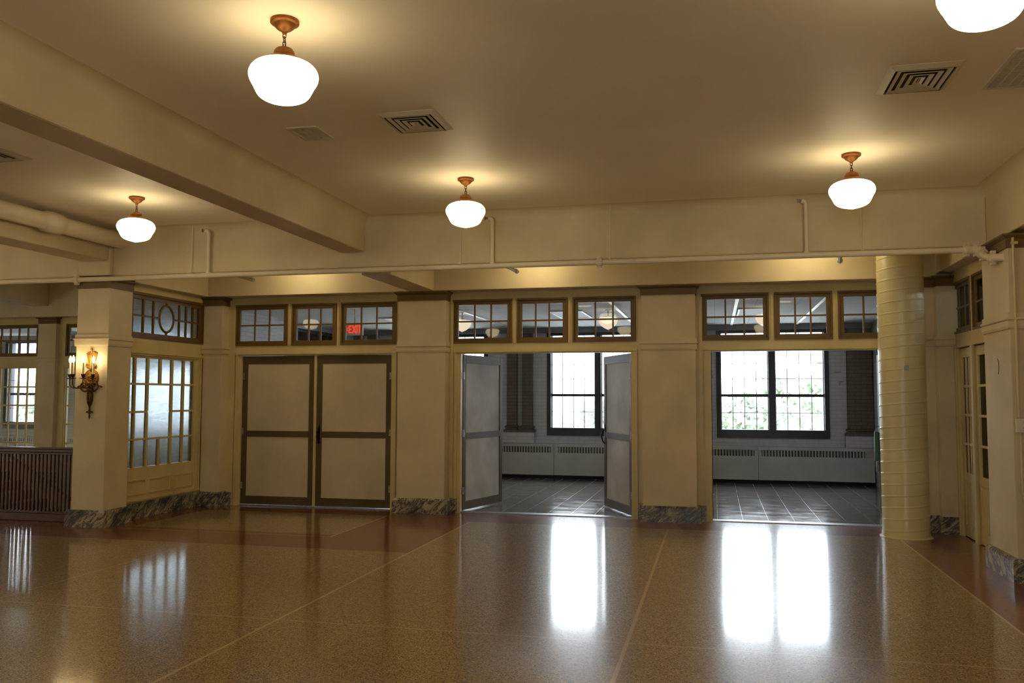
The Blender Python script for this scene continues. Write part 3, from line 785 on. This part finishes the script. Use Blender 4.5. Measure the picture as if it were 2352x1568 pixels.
# radiators
def radiator(x0, x1, label, g0=0.09, g1=0.07):
    e = empty('radiator_cover', (x0, YF-0.2, 0), label, 'radiator', group='white radiator covers along the window wall')
    L = x1-x0; m = MB()
    D_ = 0.178
    m.box(0.003, L-0.003, -0.0, D_, 0.07, 0.52); m.box(0.003, L-0.003, 0.0, D_, 0.64, 0.70)
    m.box(0.003, g0, 0, D_, 0.52, 0.64); m.box(L-g1, L-0.003, 0, D_, 0.52, 0.64)
    part(m, 'cabinet', RAD, e, 0.004)
    m = MB(); p = 0.056; n = int((L-g0-g1)/p)
    for i in range(n): xx = g0+(L-g0-g1)*(i+0.5)/n; m.box(xx-0.011, xx+0.011, 0.0, 0.02, 0.52, 0.64)
    part(m, 'grille_bars', RAD, e)
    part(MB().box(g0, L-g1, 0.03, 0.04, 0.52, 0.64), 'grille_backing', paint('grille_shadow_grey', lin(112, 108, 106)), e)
    part(MB().box(0.01, L-0.01, 0.05, D_-0.02, 0.0, 0.07), 'plinth', DARK, e)
radiator(-7.2, -3.19, 'white radiator cover whose right end shows left of the middle window')
radiator(-3.19, 0.785, 'white radiator cover below the middle window, running behind the pilaster')
radiator(0.785, 2.87, 'white radiator cover below the right window', 0.06, 0.17)
radiator(-17.0, -13.2, 'white radiator cover seen through the glazed screen at the far left')
radiator(-13.2, -9.2, 'white radiator cover in the far left room behind the stairwell pilaster')
m = MB(); m.box(-7.9, 2.9, YF-0.02, YF, 0, 0.09); m.build('baseboard_far', DARK, kind='structure', label='dark baseboard under the radiator covers', category='baseboard')

# unlit ceiling light panels in the far room, given a faint glow
for (x0, x1, y0, y1, lab) in ((-2.66, -2.1, 13.9, 15.1, 'pale ceiling light panel above the middle doorway'), (0.37, 0.93, 14.1, 15.3, 'pale ceiling light panel above the right doorway'), (-5.9, -5.35, 14.5, 15.7, 'pale ceiling light panel above the exit sign')):
    e = empty('ceiling_light_panel', (x0, y0, 3.03), lab, 'ceiling light', group='light panels in the far room ceiling')
    w_, l_ = x1-x0, y1-y0; m = MB()
    m.box(0, w_, 0, 0.03, 0.01, 0.035); m.box(0, w_, l_-0.03, l_, 0.01, 0.035); m.box(0, 0.03, 0.03, l_-0.03, 0.01, 0.035); m.box(w_-0.03, w_, 0.03, l_-0.03, 0.01, 0.035)
    part(m, 'frame', WHITEP, e); part(MB().box(0.03, w_-0.03, 0.03, l_-0.03, 0.02, 0.035), 'diffuser', PANEL_GLOW, e)
for x_ in (-4.06, -1.51, 0.32, 1.53): 
    MB().box(x_-0.025, x_+0.025, 12.1, 17.4, 3.045, 3.065).build('ceiling_strip', WHITEP, label='bright white strip across the far room ceiling, '+{-4.06: 'above the open left leaf', -1.51: 'above the open right leaf', 0.32: 'left of the right doorway centre', 1.53: 'above the right window'}[x_], category='ceiling strip', group='white strips on the far room ceiling')
# duct/dark valance over windows (blue-grey soffit strip)
trim(B(-7.9, 2.9, YF-0.12, YF, 2.96, 3.065), paint('grey_valance', lin(120, 126, 136)), 'grey valance strip along the top of the far windows')

# ------------------------------------------------------------------ pendant lamps
GP = [(0.098, 3.538), (0.128, 3.530), (0.162, 3.514), (0.184, 3.490), (0.193, 3.464), (0.191, 3.440), (0.182, 3.418), (0.169, 3.395), (0.158, 3.372), (0.146, 3.350), (0.128, 3.332), (0.10, 3.318), (0.065, 3.307), (0.03, 3.298), (0.001, 3.29)]
def smooth_profile(p, k=3):
    o = []
    for i in range(len(p)-1):
        a, b, c, d = [Vector(q) for q in (p[max(i-1, 0)], p[i], p[i+1], p[min(i+2, len(p)-1)])]
        for j in range(k):
            t = j/k; v = 0.5*((2*b)+(c-a)*t+(2*a-5*b+4*c-d)*t*t+(3*b-a-3*c+d)*t**3); o.append((max(v.x, 0.0005), v.y))
    return o+[p[-1]]
def make_lamp(label, loc):
    e = empty('pendant_lamp', (loc[0], loc[1], ZC), label, 'lamp', group='brass and opal globe pendants of the hall ceiling')
    z = lambda v: v-ZC
    m = MB(); m.lathe([(0.076, 0), (0.080, -0.003), (0.081, -0.018), (0.076, -0.023), (0.064, -0.025), (0.060, -0.031), (0.052, -0.044), (0.038, -0.056), (0.024, -0.063), (0.015, -0.070), (0.013, -0.078), (0.006, -0.082)], 28)
    part(m, 'canopy', BRASS, e)
    m = MB()
    for k in range(3):
        zc_ = -0.088-k*0.025; pts = []
        for i in range(14):
            t = 2*PI*i/14; u, v = 0.010*math.cos(t), 0.019*math.sin(t)
            pts.append((u, 0, zc_+v) if k % 2 == 0 else (0, u, zc_+v))
        m.tube(pts, 0.0028, 6, closed=True)
    m.tube([(0.003, 0, -0.140), (0.008, 0, -0.150), (0.017, 0, -0.165)], 0.0028, 6); m.tube([(-0.003, 0, -0.140), (-0.008, 0, -0.150), (-0.017, 0, -0.165)], 0.0028, 6)
    part(m, 'chain', DBRONZE, e)
    m = MB(); m.lathe([(0.010, -0.160), (0.03, -0.161), (0.046, -0.168), (0.055, -0.180), (0.059, -0.196), (0.061, -0.207), (0.068, -0.212), (0.085, -0.220), (0.098, -0.230), (0.105, -0.240), (0.105, -0.249), (0.10, -0.251)], 32)
    for i in range(3):
        t = 2*PI*i/3+0.5; m.lathe([(0.001, 0.108), (0.006, 0.11), (0.006, 0.12), (0.001, 0.122)], 8, (0, 0, -0.243), 'x') if i == 0 else m.lathe([(0.005, 0), (0.006, 0.004), (0.001, 0.008)], 8, (0.104*math.cos(t), 0.104*math.sin(t), -0.245))
    part(m, 'fitter', BRASS, e)
    m = MB(); m.lathe([(r, z(v)) for r, v in smooth_profile(GP)], 64); part(m, 'globe', GLOBE, e)
    return e
L0 = make_lamp('largest fully visible pendant globe lamp, upper left above the grilles', (-2.357, 4.35))
def lampcopy(x, y, lab):
    c = copy_tree(L0); c.location = (x, y, ZC); c['label'] = lab; return c
lampcopy(-2.355, 8.0, 'pendant globe lamp hanging in front of the cross beam above the left pilaster')
lampcopy(1.185, 7.93, 'pendant globe lamp hanging before the cross beam near the round duct')
lampcopy(-6.035, 7.99, 'pendant globe lamp left of the large ceiling beam, above the sconce column')
lampcopy(1.19, 4.13, 'cut off pendant globe lamp at the top right edge of the view')
def raise_globe(o):
    for ch in o.children:
        n_ = ch.name.split('.')[0]
        if n_ in ('fitter', 'globe'): ch.location.z += 0.075
        if n_ == 'chain': ch.scale.z = 0.62; ch.location.z = -0.018
for x, y, q in ((-5.85, 10.65, 'before the closed doors'), (-2.35, 10.65, 'before the middle doors'), (1.15, 10.65, 'before the right doorway'), (-10.2, 10.6, 'over the stairwell')): raise_globe(lampcopy(x, y+0.45, 'pendant globe lamp up behind the cross beam '+q))
for x, y, q in ((-2.357, 0.6, 'just above the viewer, left one'), (1.185, 0.6, 'just above the viewer, right one'), (-6.035, 4.3, 'second nearest in the row left of the large beam'), (-6.035, 0.6, 'nearest in the row left of the large beam'), (-9.7, 7.99, 'in front of the stair railing'), (-9.7, 4.3, 'farthest left in the hall'), (-2.357, -3.1, 'by the near end wall, left one'), (1.185, -3.1, 'by the near end wall, right one')): lampcopy(x, y, 'added unseen pendant globe lamp outside the view, '+q)  # lamp grid continued out of view, added to lift the ambient light

# far room pendants
def bowl(x, y, lab):
    e = empty('bowl_pendant', (x, y, 3.065), lab, 'lamp', group='cream bowl pendants in the far room')
    m = MB(); m.lathe([(0.05, 0), (0.05, -0.015), (0.012, -0.02), (0.01, -0.09), (0.045, -0.10), (0.05, -0.11)], 20); part(m, 'canopy', STEEL, e)
    m = MB(); m.lathe([(0.05, -0.125), (0.145, -0.13), (0.16, -0.145), (0.158, -0.18), (0.145, -0.22), (0.112, -0.26), (0.066, -0.295), (0.03, -0.312), (0.012, -0.32)], 28); part(m, 'glass_bowl', GLOBE2, e)
    m = MB(); m.lathe([(0.012, -0.318), (0.016, -0.33), (0.008, -0.345), (0.002, -0.36)], 12); part(m, 'finial', STEEL, e)
bowl(-4.17, 14.0, 'cream bowl pendant seen in the transom above the open left leaf')
bowl(-1.69, 14.0, 'cream bowl pendant seen in the transom above the open right leaf')
bowl(0.78, 14.0, 'cream bowl pendant cut by the first transom frame above the right doorway')

# exit sign
e = empty('exit_sign', (-5.70, 13.0, 2.735), 'red exit sign with left arrow seen through the right transom above the closed doors', 'exit sign')
part(MB().box(-0.15, 0.15, 0.0, 0.04, -0.10, 0.10), 'housing', WHITEP, e)
part(MB().box(-0.01, 0.01, 0.01, 0.03, 0.10, 0.33), 'stem', WHITEP, e)
m = MB(); s = 0.024; H = 0.065
def seg(x0, z0, x1, z1, t=0.011):
    d = Vector((x1-x0, 0, z1-z0)); n = Vector((-d.z, 0, d.x)).normalized()*t
    a, b_ = Vector((x0, -0.004, z0)), Vector((x1, -0.004, z1)); k = Vector((0, 0.004, 0))
    vs = [a-n, b_-n, b_+n, a+n]; vs += [v+k for v in vs]
    m.add(vs, [(0,1,2,3),(7,6,5,4),(0,4,5,1),(1,5,6,2),(2,6,7,3),(3,7,4,0)])
seg(-0.085, -H, -0.085, H); seg(-0.085, H-0.01, -0.04, H-0.01); seg(-0.085, 0, -0.048, 0); seg(-0.085, -H+0.01, -0.04, -H+0.01)
seg(-0.025, -H, 0.03, H); seg(-0.025, H, 0.03, -H); seg(0.05, -H, 0.05, H); seg(0.072, H-0.01, 0.128, H-0.01); seg(0.10, -H, 0.10, H)
seg(-0.135, 0, -0.108, 0.028, 0.008); seg(-0.135, 0, -0.108, -0.028, 0.008)
part(m, 'lettering', EXITR, e)

# ------------------------------------------------------------------ ceiling vents
def diffuser(x0, x1, y0, y1, lab):
    cx, cy = (x0+x1)/2, (y0+y1)/2; hx, hy = (x1-x0)/2, (y1-y0)/2
    e = empty('ceiling_diffuser', (cx, cy, ZC), lab, 'ceiling vent', group='square louvred ceiling diffusers')
    def ring(m, ax, ay, z0, bx, by, z1):
        vs = [(-ax,-ay,z0),(ax,-ay,z0),(ax,ay,z0),(-ax,ay,z0),(-bx,-by,z1),(bx,-by,z1),(bx,by,z1),(-bx,by,z1)]
        t = 0.003; vs += [(x, y, z+t) for x, y, z in vs]
        fs = []
        for i in range(4):
            j = (i+1) % 4; fs += [(i, j, 4+j, 4+i), (8+i, 12+i, 12+j, 8+j), (i, 8+i, 8+j, j), (4+i, 4+j, 12+j, 12+i)]
        m.add(vs, fs)
    m = MB(); ring(m, hx, hy, -0.003, hx-0.042, hy-0.042, -0.024); part(m, 'flange', VENT, e)
    for k in range(4):
        a = hx-0.058-k*0.046; b_ = hy-0.058-k*0.046
        m = MB(); ring(m, a, b_, -0.024, max(a-0.027, 0.01), max(b_-0.027, 0.01), -0.017)
        if k == 3: m.box(-a+0.026, a-0.026, -b_+0.026, b_-0.026, -0.018, -0.014)
        part(m, 'louvre', VENT, e)
    part(MB().box(-hx+0.035, hx-0.035, -hy+0.035, hy-0.035, -0.003, 0.0), 'throat_shade', VSHADE, e)  # flat dark plate stands in for the shaded opening above the louvres
diffuser(-2.47, -2.01, 5.98, 6.47, 'square louvred diffuser right of the large pendant lamp')
diffuser(1.12, 1.57, 5.84, 6.37, 'square louvred diffuser at upper right below the cut off lamp')
diffuser(-6.44, -5.98, 5.98, 6.47, 'louvred diffuser cut by the left edge of the view')
def grille(x0, x1, y0, y1, lab, nx, ny):
    e = empty('return_grille', ((x0+x1)/2, (y0+y1)/2, ZC), lab, 'ceiling vent'); hx, hy = (x1-x0)/2, (y1-y0)/2
    m = MB(); q = 0.028
    for a in ((-hx, hx, -hy, -hy+q), (-hx, hx, hy-q, hy), (-hx, -hx+q, -hy+q, hy-q), (hx-q, hx, -hy+q, hy-q)): m.box(*a, -0.012, 0)
    part(m, 'frame', VENT, e, 0.002)
    m = MB()
    for i in range(1, nx): x = -hx+q+(2*hx-2*q)*i/nx; m.box(x-0.005, x+0.005, -hy+q, hy-q, -0.010, -0.003)
    for j in range(1, ny): y = -hy+q+(2*hy-2*q)*j/ny; m.box(-hx+q, hx-q, y-0.004, y+0.004, -0.009, -0.003)
    part(m, 'bars', VENT, e)
    part(MB().box(-hx+q, hx-q, -hy+q, hy-q, -0.002, 0), 'throat_shade', paint('grille_inside_shade', lin(120, 104, 76)), e)  # darker plate imitates shade behind the bars, no real opening
grille(-3.30, -3.04, 6.14, 6.48, 'small flat grille left of the middle diffuser', 4, 16)
grille(1.81, 2.45, 5.70, 6.42, 'large fine grille at the upper right edge of the view', 9, 34)

# ------------------------------------------------------------------ pipes
YP = 9.42; ZP = 3.132
e = empty('sprinkler_pipe', (-2.5, YP, ZP), 'long cream sprinkler pipe along the lower edge of the cross beam', 'pipe')
m = MB(); m.tube([(-17, YP, ZP), (2.46, YP, ZP)], 0.031, 16); m.build('main_run', PIPE, e)
def coupling(x, y, z, ax, nm='coupling'):
    m = MB(); d = {'x': (1,0,0), 'y': (0,1,0)}[ax]
    m.lathe([(0.032, -0.03), (0.046, -0.03), (0.05, -0.015), (0.05, 0.015), (0.046, 0.03), (0.032, 0.03)], 16, (x, y, z), ax)
    m.box(x-0.022, x+0.022, y-0.022, y+0.022, z+0.045, z+0.068); m.box(x-0.022, x+0.022, y-0.022, y+0.022, z-0.068, z-0.045)
    m.lathe([(0.009, -0.03), (0.009, 0.03)], 8, (x, y, z+0.058), 'y'); m.lathe([(0.009, -0.03), (0.009, 0.03)], 8, (x, y, z-0.058), 'y')
    m.build(nm, PIPE, e)
coupling(-7.96, YP, ZP, 'x'); coupling(-1.23, YP, ZP, 'x'); coupling(2.475, YP-0.01, ZP, 'x')
# elbow run at the right end turning along the right wall and into the pilaster
m = MB(); m.tube([(2.46, YP, ZP), (2.50, YP-0.04, ZP-0.0), (2.53, YP-0.18, ZP-0.03), (2.545, YP-0.29, ZP-0.09), (2.553, YP-0.38, ZP-0.13), (2.57, YP-0.50, ZP-0.163), (2.595, YP-0.60, ZP-0.175), (2.64, YP-0.63, ZP-0.178)], 0.036, 14, smooth=4)
m.build('elbow', PIPE, e)
coupling(2.526, YP-0.14, ZP-0.02, 'y'); coupling(2.545, YP-0.28, ZP-0.085, 'y'); coupling(2.572, YP-0.50, ZP-0.163, 'y')
for x, zt in ((-6.08, 3.64), (-2.455, 3.63), (0.95, 3.66)):
    m = MB(); m.tube([(x, YP+0.005, ZP+0.02), (x, YP+0.005, zt)], 0.021, 12); m.tube([(x, YP+0.005, zt-0.02), (x, YP+0.005, zt+0.02), (x-0.012, YP, zt+0.045), (x-0.045, YP, zt+0.052)], 0.026, 12)
    m.lathe([(0.03, -0.012), (0.03, 0.012)], 12, (x, YP+0.005, ZP+0.035))
    m.build('riser', PIPE, e)
    m = MB(); m.tube([(x-0.045, YP, zt+0.052), (x-0.075, YP, zt+0.054)], 0.012, 8); m.lathe([(0.022, -0.086), (0.022, -0.083)], 10, (x, YP, zt+0.054), 'x')
    m.build('sprinkler_head', STEEL, e)
for x, zt in ((-6.33, 3.77), (-2.84, 3.77), (-1.115, 3.76), (1.493, 3.77)):
    m = MB(); m.tube([(x, YP+0.02, ZP+0.03), (x, YP+0.035, zt)], 0.006, 8); m.box(x-0.012, x+0.012, YP-0.03, YP+0.03, ZP+0.03, ZP+0.04)
    m.lathe([(0.02, 0), (0.02, 0.01)], 10, (x, YP+0.035, ZC-0.01))
    m.build('hanger_rod', PIPE, e)
for x in (-5.70, -2.26, 1.33):
    m = MB(); m.tube([(x-0.05, YP, ZP-0.0), (x-0.03, YP+0.16, ZP-0.005), (x, YP+0.42, ZP-0.01)], 0.02, 12); m.lathe([(0.027, 0.36), (0.027, 0.42)], 12, (x, YP, ZP-0.01), 'y')
    m.build('branch_stub', PIPE, e)

# fat insulated pipe at upper left
e = empty('insulated_pipe', (-7.28, 7, 3.62), 'thick white insulated pipe along the far left ceiling beam', 'pipe')
m = MB(); m.tube([(-7.36, -5.9, 3.62), (-7.36, 9.5, 3.62)], 0.098, 24); m.build('run', PIPE, e)
for y_ in (8.28,):
    m = MB(); m.lathe([(0.099, -0.14), (0.118, -0.12), (0.125, 0), (0.118, 0.12), (0.099, 0.14)], 24, (-7.36, y_, 3.62), 'y'); m.build('collar', PIPE, e)

# right conduit and outlet on the return face of the near pilaster
e = empty('wall_conduit', (2.67, 8.64, 0.6), 'thin painted conduit running down the near right pilaster edge', 'conduit')
m = MB(); m.tube([(2.665, 8.652, 3.15), (2.665, 8.652, 1.47)], 0.012, 10); m.tube([(2.675, 8.652, 1.34), (2.675, 8.652, 0.80), (2.69, 8.652, 0.72), (2.74, 8.652, 0.68), (2.84, 8.652, 0.66)], 0.012, 10)
m.build('tube', CREAM, e)
MB().box(2.645, 2.70, 8.63, 8.67, 3.05, 3.075).build('strap', CREAM, e)
e = empty('outlet_box', (2.70, 8.63, 1.40), 'cream surface mounted duplex outlet box at the right edge of the view', 'outlet')
part(MB().box(-0.065, 0.065, -0.0, 0.035, -0.062, 0.062), 'box', WHITEP, e, 0.004)
m = MB()
for z_ in (0.026, -0.026):
    for dx_, dz_ in ((-0.009, 0.006), (0.009, 0.006), (0, -0.008)): m.box(dx_-0.002, dx_+0.002, -0.001, 0.0, z_+dz_-0.003, z_+dz_+0.003)
part(m, 'socket_slots', DARK, e)

# ------------------------------------------------------------------ round spiral duct
cxr, cyr, R0 = 2.19, 11.18, 0.262
e = empty('round_duct', (cxr, cyr, 0), 'tall cream painted spiral seam round duct standing right of the doorway', 'duct')
m = MB(); n = 56; pitch = 0.135; dz = 0.0055; nz = int(ZC/dz)
vs = []; fs = []
for k in range(nz+1):
    z = min(k*dz, ZC)
    for i in range(n):
        th = 2*PI*i/n
        ph = ((z - pitch*0.45*math.sin(th*0+0) - pitch*th/(2*PI)) % pitch)/pitch
        d = min(ph, 1-ph)*pitch
        r = R0 + 0.0045*max(0, 1-(d/0.008)**2)
        vs.append((r*math.cos(th), r*math.sin(th), z))
for k in range(nz):
    for i in range(n):
        j = (i+1) % n; fs.append((k*n+i, k*n+j, (k+1)*n+j, (k+1)*n+i))
m.add(vs, fs, True); o = part(m, 'duct_shell', DUCT, e)
o.data.set_sharp_from_angle(angle=math.radians(80))
m = MB(); m.lathe([(R0+0.03, 0), (R0+0.03, 0.006), (R0+0.006, 0.012), (R0+0.006, 0.05), (R0-0.01, 0.05)], 48); part(m, 'floor_flange', DUCT, e)
m = MB(); m.box(-0.025, 0.018, -R0-0.016, -R0+0.008, 1.98, 2.025); m.lathe([(0.007, 1.965), (0.007, 1.985)], 8, (-0.015, -R0-0.01, 0)); m.lathe([(0.007, 1.965), (0.007, 1.985)], 8, (0.008, -R0-0.01, 0))
part(m, 'magnet_clip', STEEL, e)

# hook stain wire on the near right pilaster
MB().tube([(2.616, 9.04, 2.02), (2.612, 9.00, 1.99), (2.611, 8.985, 1.94), (2.612, 9.0, 1.89), (2.616, 9.03, 1.875)], 0.003, 6).build('wall_hook', DBRONZE, label='thin curved wire hook on the near right pilaster face', category='hook')

# green plate and hook fixed at the edge of the open right leaf
def on(o, p): o.parent = p; o.matrix_parent_inverse = p.matrix_basis.inverted(); return o
gx, gy = 2.235, 13.195
on(B(gx-0.035, gx+0.02, gy, gy+0.05, 0.75, 1.16).build('green_plate', GREEN), DL6)
on(B(gx-0.02, gx+0.04, gy, gy+0.05, 0.60, 0.74).build('grey_box', STEEL), DL6)
on(MB().tube([(gx-0.03, gy, 1.15), (gx-0.025, gy-0.02, 1.21), (gx, gy-0.03, 1.24), (gx+0.03, gy-0.02, 1.245)], 0.007, 8).build('hook', STEEL), DL6)

# ------------------------------------------------------------------ sconce
e = empty('wall_sconce', (-7.725, 9.46, 1.8), 'ornate gilded wall sconce with four lit candle bulbs on the square column', 'sconce')
# local coordinates, wall plane y = 0, front is -y
m = MB()
m.lathe([(0.001, -0.035), (0.03, -0.033), (0.05, -0.025), (0.075, -0.028), (0.085, -0.02), (0.098, -0.022), (0.108, -0.012), (0.11, 0)], 36, (0, 0, 0.075), 'y')
for i in range(10):
    t = i*0.63; m.tube([(0.02*math.cos(t), -0.034, 0.075+0.02*math.sin(t)), (0.045*math.cos(t+0.5), -0.037, 0.075+0.045*math.sin(t+0.5))], [0.009, 0.005], 8, smooth=5)
part(m, 'medallion', GILT, e)
m = MB()
m.box(-0.075, 0.08, -0.018, 0, 0.375, 0.392); m.frus(-0.05, 0.055, -0.014, 0, 0.29, -0.073, 0.078, -0.016, 0, 0.375)
m.tube([(0, -0.012, 0.392), (0, -0.02, 0.42), (0.012, -0.02, 0.437), (0, -0.02, 0.45), (-0.012, -0.02, 0.437)], 0.008, 8, smooth=5)
for s in (-1, 1):
    m.tube([(s*0.005, -0.012, 0.395), (s*0.03, -0.016, 0.402), (s*0.05, -0.016, 0.395), (s*0.055, -0.014, 0.405)], [0.006, 0.007, 0.007, 0.004], 8, smooth=5)
    m.tube([(0, -0.015, 0.17), (s*0.02, -0.018, 0.20), (s*0.055, -0.02, 0.21), (s*0.07, -0.02, 0.235), (s*0.055, -0.022, 0.255), (s*0.035, -0.02, 0.245), (s*0.04, -0.02, 0.232)], [0.014, 0.012, 0.011, 0.011, 0.010, 0.008, 0.005], 8, smooth=5)
    m.tube([(s*0.005, -0.012, 0.19), (s*0.03, -0.014, 0.25), (s*0.05, -0.014, 0.30)], [0.012, 0.010, 0.010], 8, smooth=5)
m.tube([(0, -0.012, 0.15), (0, -0.02, 0.19), (0, -0.02, 0.30), (0, -0.014, 0.36)], [0.010, 0.02, 0.016, 0.02], 10, smooth=5)
part(m, 'crest', GILT, e)
m = MB()
m.lathe([(0.001, -0.45), (0.008, -0.43), (0.012, -0.41), (0.008, -0.395), (0.016, -0.375), (0.010, -0.355), (0.014, -0.33), (0.009, -0.31), (0.014, -0.285), (0.026, -0.26), (0.036, -0.21), (0.040, -0.16), (0.036, -0.12), (0.03, -0.10), (0.044, -0.085), (0.044, -0.07), (0.025, -0.055), (0.03, -0.035), (0.02, -0.02), (0.02, 0.0)], 16, (0, -0.022, 0))
for s in (-1, 1):
    m.tube([(0, -0.02, -0.36), (s*0.02, -0.02, -0.352), (s*0.04, -0.02, -0.362), (s*0.042, -0.02, -0.35)], [0.008, 0.009, 0.010, 0.006], 8, smooth=5)
for k in range(5): m.lathe([(0.001, -0.07), (0.009, -0.066), (0.011, -0.06)], 8, (0, 0, -0.115-k*0.03), 'y')
part(m, 'drop_pendant', DBRONZE, e)
m = MB()
for s in (-1, 1):
    m.tube([(0, -0.03, -0.07), (s*0.05, -0.045, -0.095), (s*0.095, -0.045, -0.085), (s*0.125, -0.04, -0.045), (s*0.115, -0.04, -0.005), (s*0.08, -0.04, 0.012), (s*0.055, -0.04, -0.008), (s*0.06, -0.04, -0.03), (s*0.078, -0.04, -0.028)], [0.012, 0.011, 0.011, 0.012, 0.012, 0.011, 0.010, 0.012, 0.014], 8, smooth=5)
    m.tube([(s*0.12, -0.04, -0.04), (s*0.155, -0.03, -0.03), (s*0.17, -0.03, -0.042), (s*0.185, -0.03, -0.035)], [0.009, 0.008, 0.010, 0.005], 8, smooth=5)
    m.tube([(0, -0.03, 0.01), (s*0.03, -0.035, -0.01), (s*0.05, -0.04, 0.0)], 0.008, 8, smooth=5)
part(m, 'scroll', DBRONZE, e)
CP = [(-0.235, -0.105), (-0.09, -0.225), (0.03, -0.19), (0.10, -0.10)]
for i, (ax, ay) in enumerate(CP):
    m = MB()
    m.tube([(ax*0.3, -0.05, -0.02), (ax*0.55, ay*0.55, -0.055), (ax*0.85, ay*0.88, -0.05), (ax, ay, -0.01), (ax, ay, 0.06)], 0.0075, 8, smooth=5)
    m.lathe([(0.001, 0.058), (0.03, 0.06), (0.042, 0.066), (0.042, 0.069), (0.012, 0.070), (0.012, 0.08), (0.02, 0.09), (0.024, 0.11), (0.03, 0.118), (0.001, 0.118)], 18, (ax, ay, 0))
    arm = part(m, 'candle_arm', DBRONZE, e)
    m = MB(); m.lathe([(0.0115, 0.116), (0.0115, 0.262), (0.004, 0.264)], 14, (ax, ay, 0)); part(m, 'candle', CANDLE, arm)
    m = MB(); m.lathe([(0.007, 0.263), (0.014, 0.277), (0.018, 0.297), (0.014, 0.320), (0.006, 0.342), (0.001, 0.352)], 14, (ax, ay, 0)); part(m, 'bulb', BULB, arm)

# ------------------------------------------------------------------ outside
MB().box(-260, 220, 19, 400, -6.4, -6.2).build('ground', BOUNCE, kind='structure', label='field outside the windows, whitened to bounce light', category='ground')
def tree(x, y, top, r, lab):
    e = empty('leafy_tree', (x, y, -6.2), lab, 'tree', group='pale trees outside the windows')
    H = top+6.2; m = MB(); m.tube([(0, 0, 0), (0.1, 0, H*0.35), (0, 0.1, H*0.7)], [0.28, 0.2, 0.08], 8); part(m, 'trunk', BARK, e)
    vs = []; fs = []; rnd = random.Random(int(x*13+y))
    for k in range(1500):
        a = rnd.uniform(0, 2*PI); u = rnd.uniform(-1, 1); rr = rnd.uniform(0.55, 1.0)**0.5; q = math.sqrt(1-u*u)
        lump = 0.85+0.15*math.sin(3*a+x)+0.1*math.sin(5*u*2+y)
        c = Vector((q*math.cos(a)*r*rr*lump, q*math.sin(a)*r*rr*lump, H*0.60+u*H*0.42*rr*lump))
        d1 = Vector((rnd.gauss(0,1), rnd.gauss(0,1), rnd.gauss(0,1))).normalized(); d2 = d1.orthogonal().normalized(); s = rnd.uniform(0.15, 0.38)
        o_ = len(vs); vs += [c-d1*s-d2*s*0.6, c+d1*s-d2*s*0.6, c+d1*s+d2*s*0.6, c-d1*s+d2*s*0.6]; fs.append((o_, o_+1, o_+2, o_+3))
    part(MB().add(vs, fs), 'foliage', LEAF, e)
TRS = [(8.2, 66, 4.6, 3.3), (5.4, 80, 3.9, 3.4), (1.9, 66, 2.4, 2.9), (-0.9, 80, 1.9, 3.0), (14.9, 70, 4.0, 3.2), (-6.2, 70, 1.3, 3.0), (-10.2, 82, 1.3, 3.4), (-13.6, 66, 1.1, 3.2), (-20.5, 72, 2.0, 3.4), (-28, 72, 2.6, 3.4), (-36, 70, 3.0, 3.4), (-47, 58, 3.0, 3.2), (-54.5, 62, 2.4, 3.4), (-63, 66, 3.0, 3.6)]
for i, (x, y, t_, r) in enumerate(TRS):
    tree(x, y, t_, r, ['tallest pale tree outside the right window, right side', 'pale tree beside the tallest one outside the right window', 'lower pale tree near the middle of the right window', 'low pale tree at the left side of the right window',
        'pale tree behind the right edge of the right window', 'low pale tree behind the open right leaf', 'low pale tree in the middle window, right part', 'low pale tree in the middle window, left part', 'pale tree hidden behind the paired brown columns',
        'pale tree outside the window behind the open left leaf', 'pale tree hidden behind the closed doors', 'pale tree outside the far left sash window', 'pale tree seen through the lower far left panes', 'pale tree left of the far left sash window'][i])
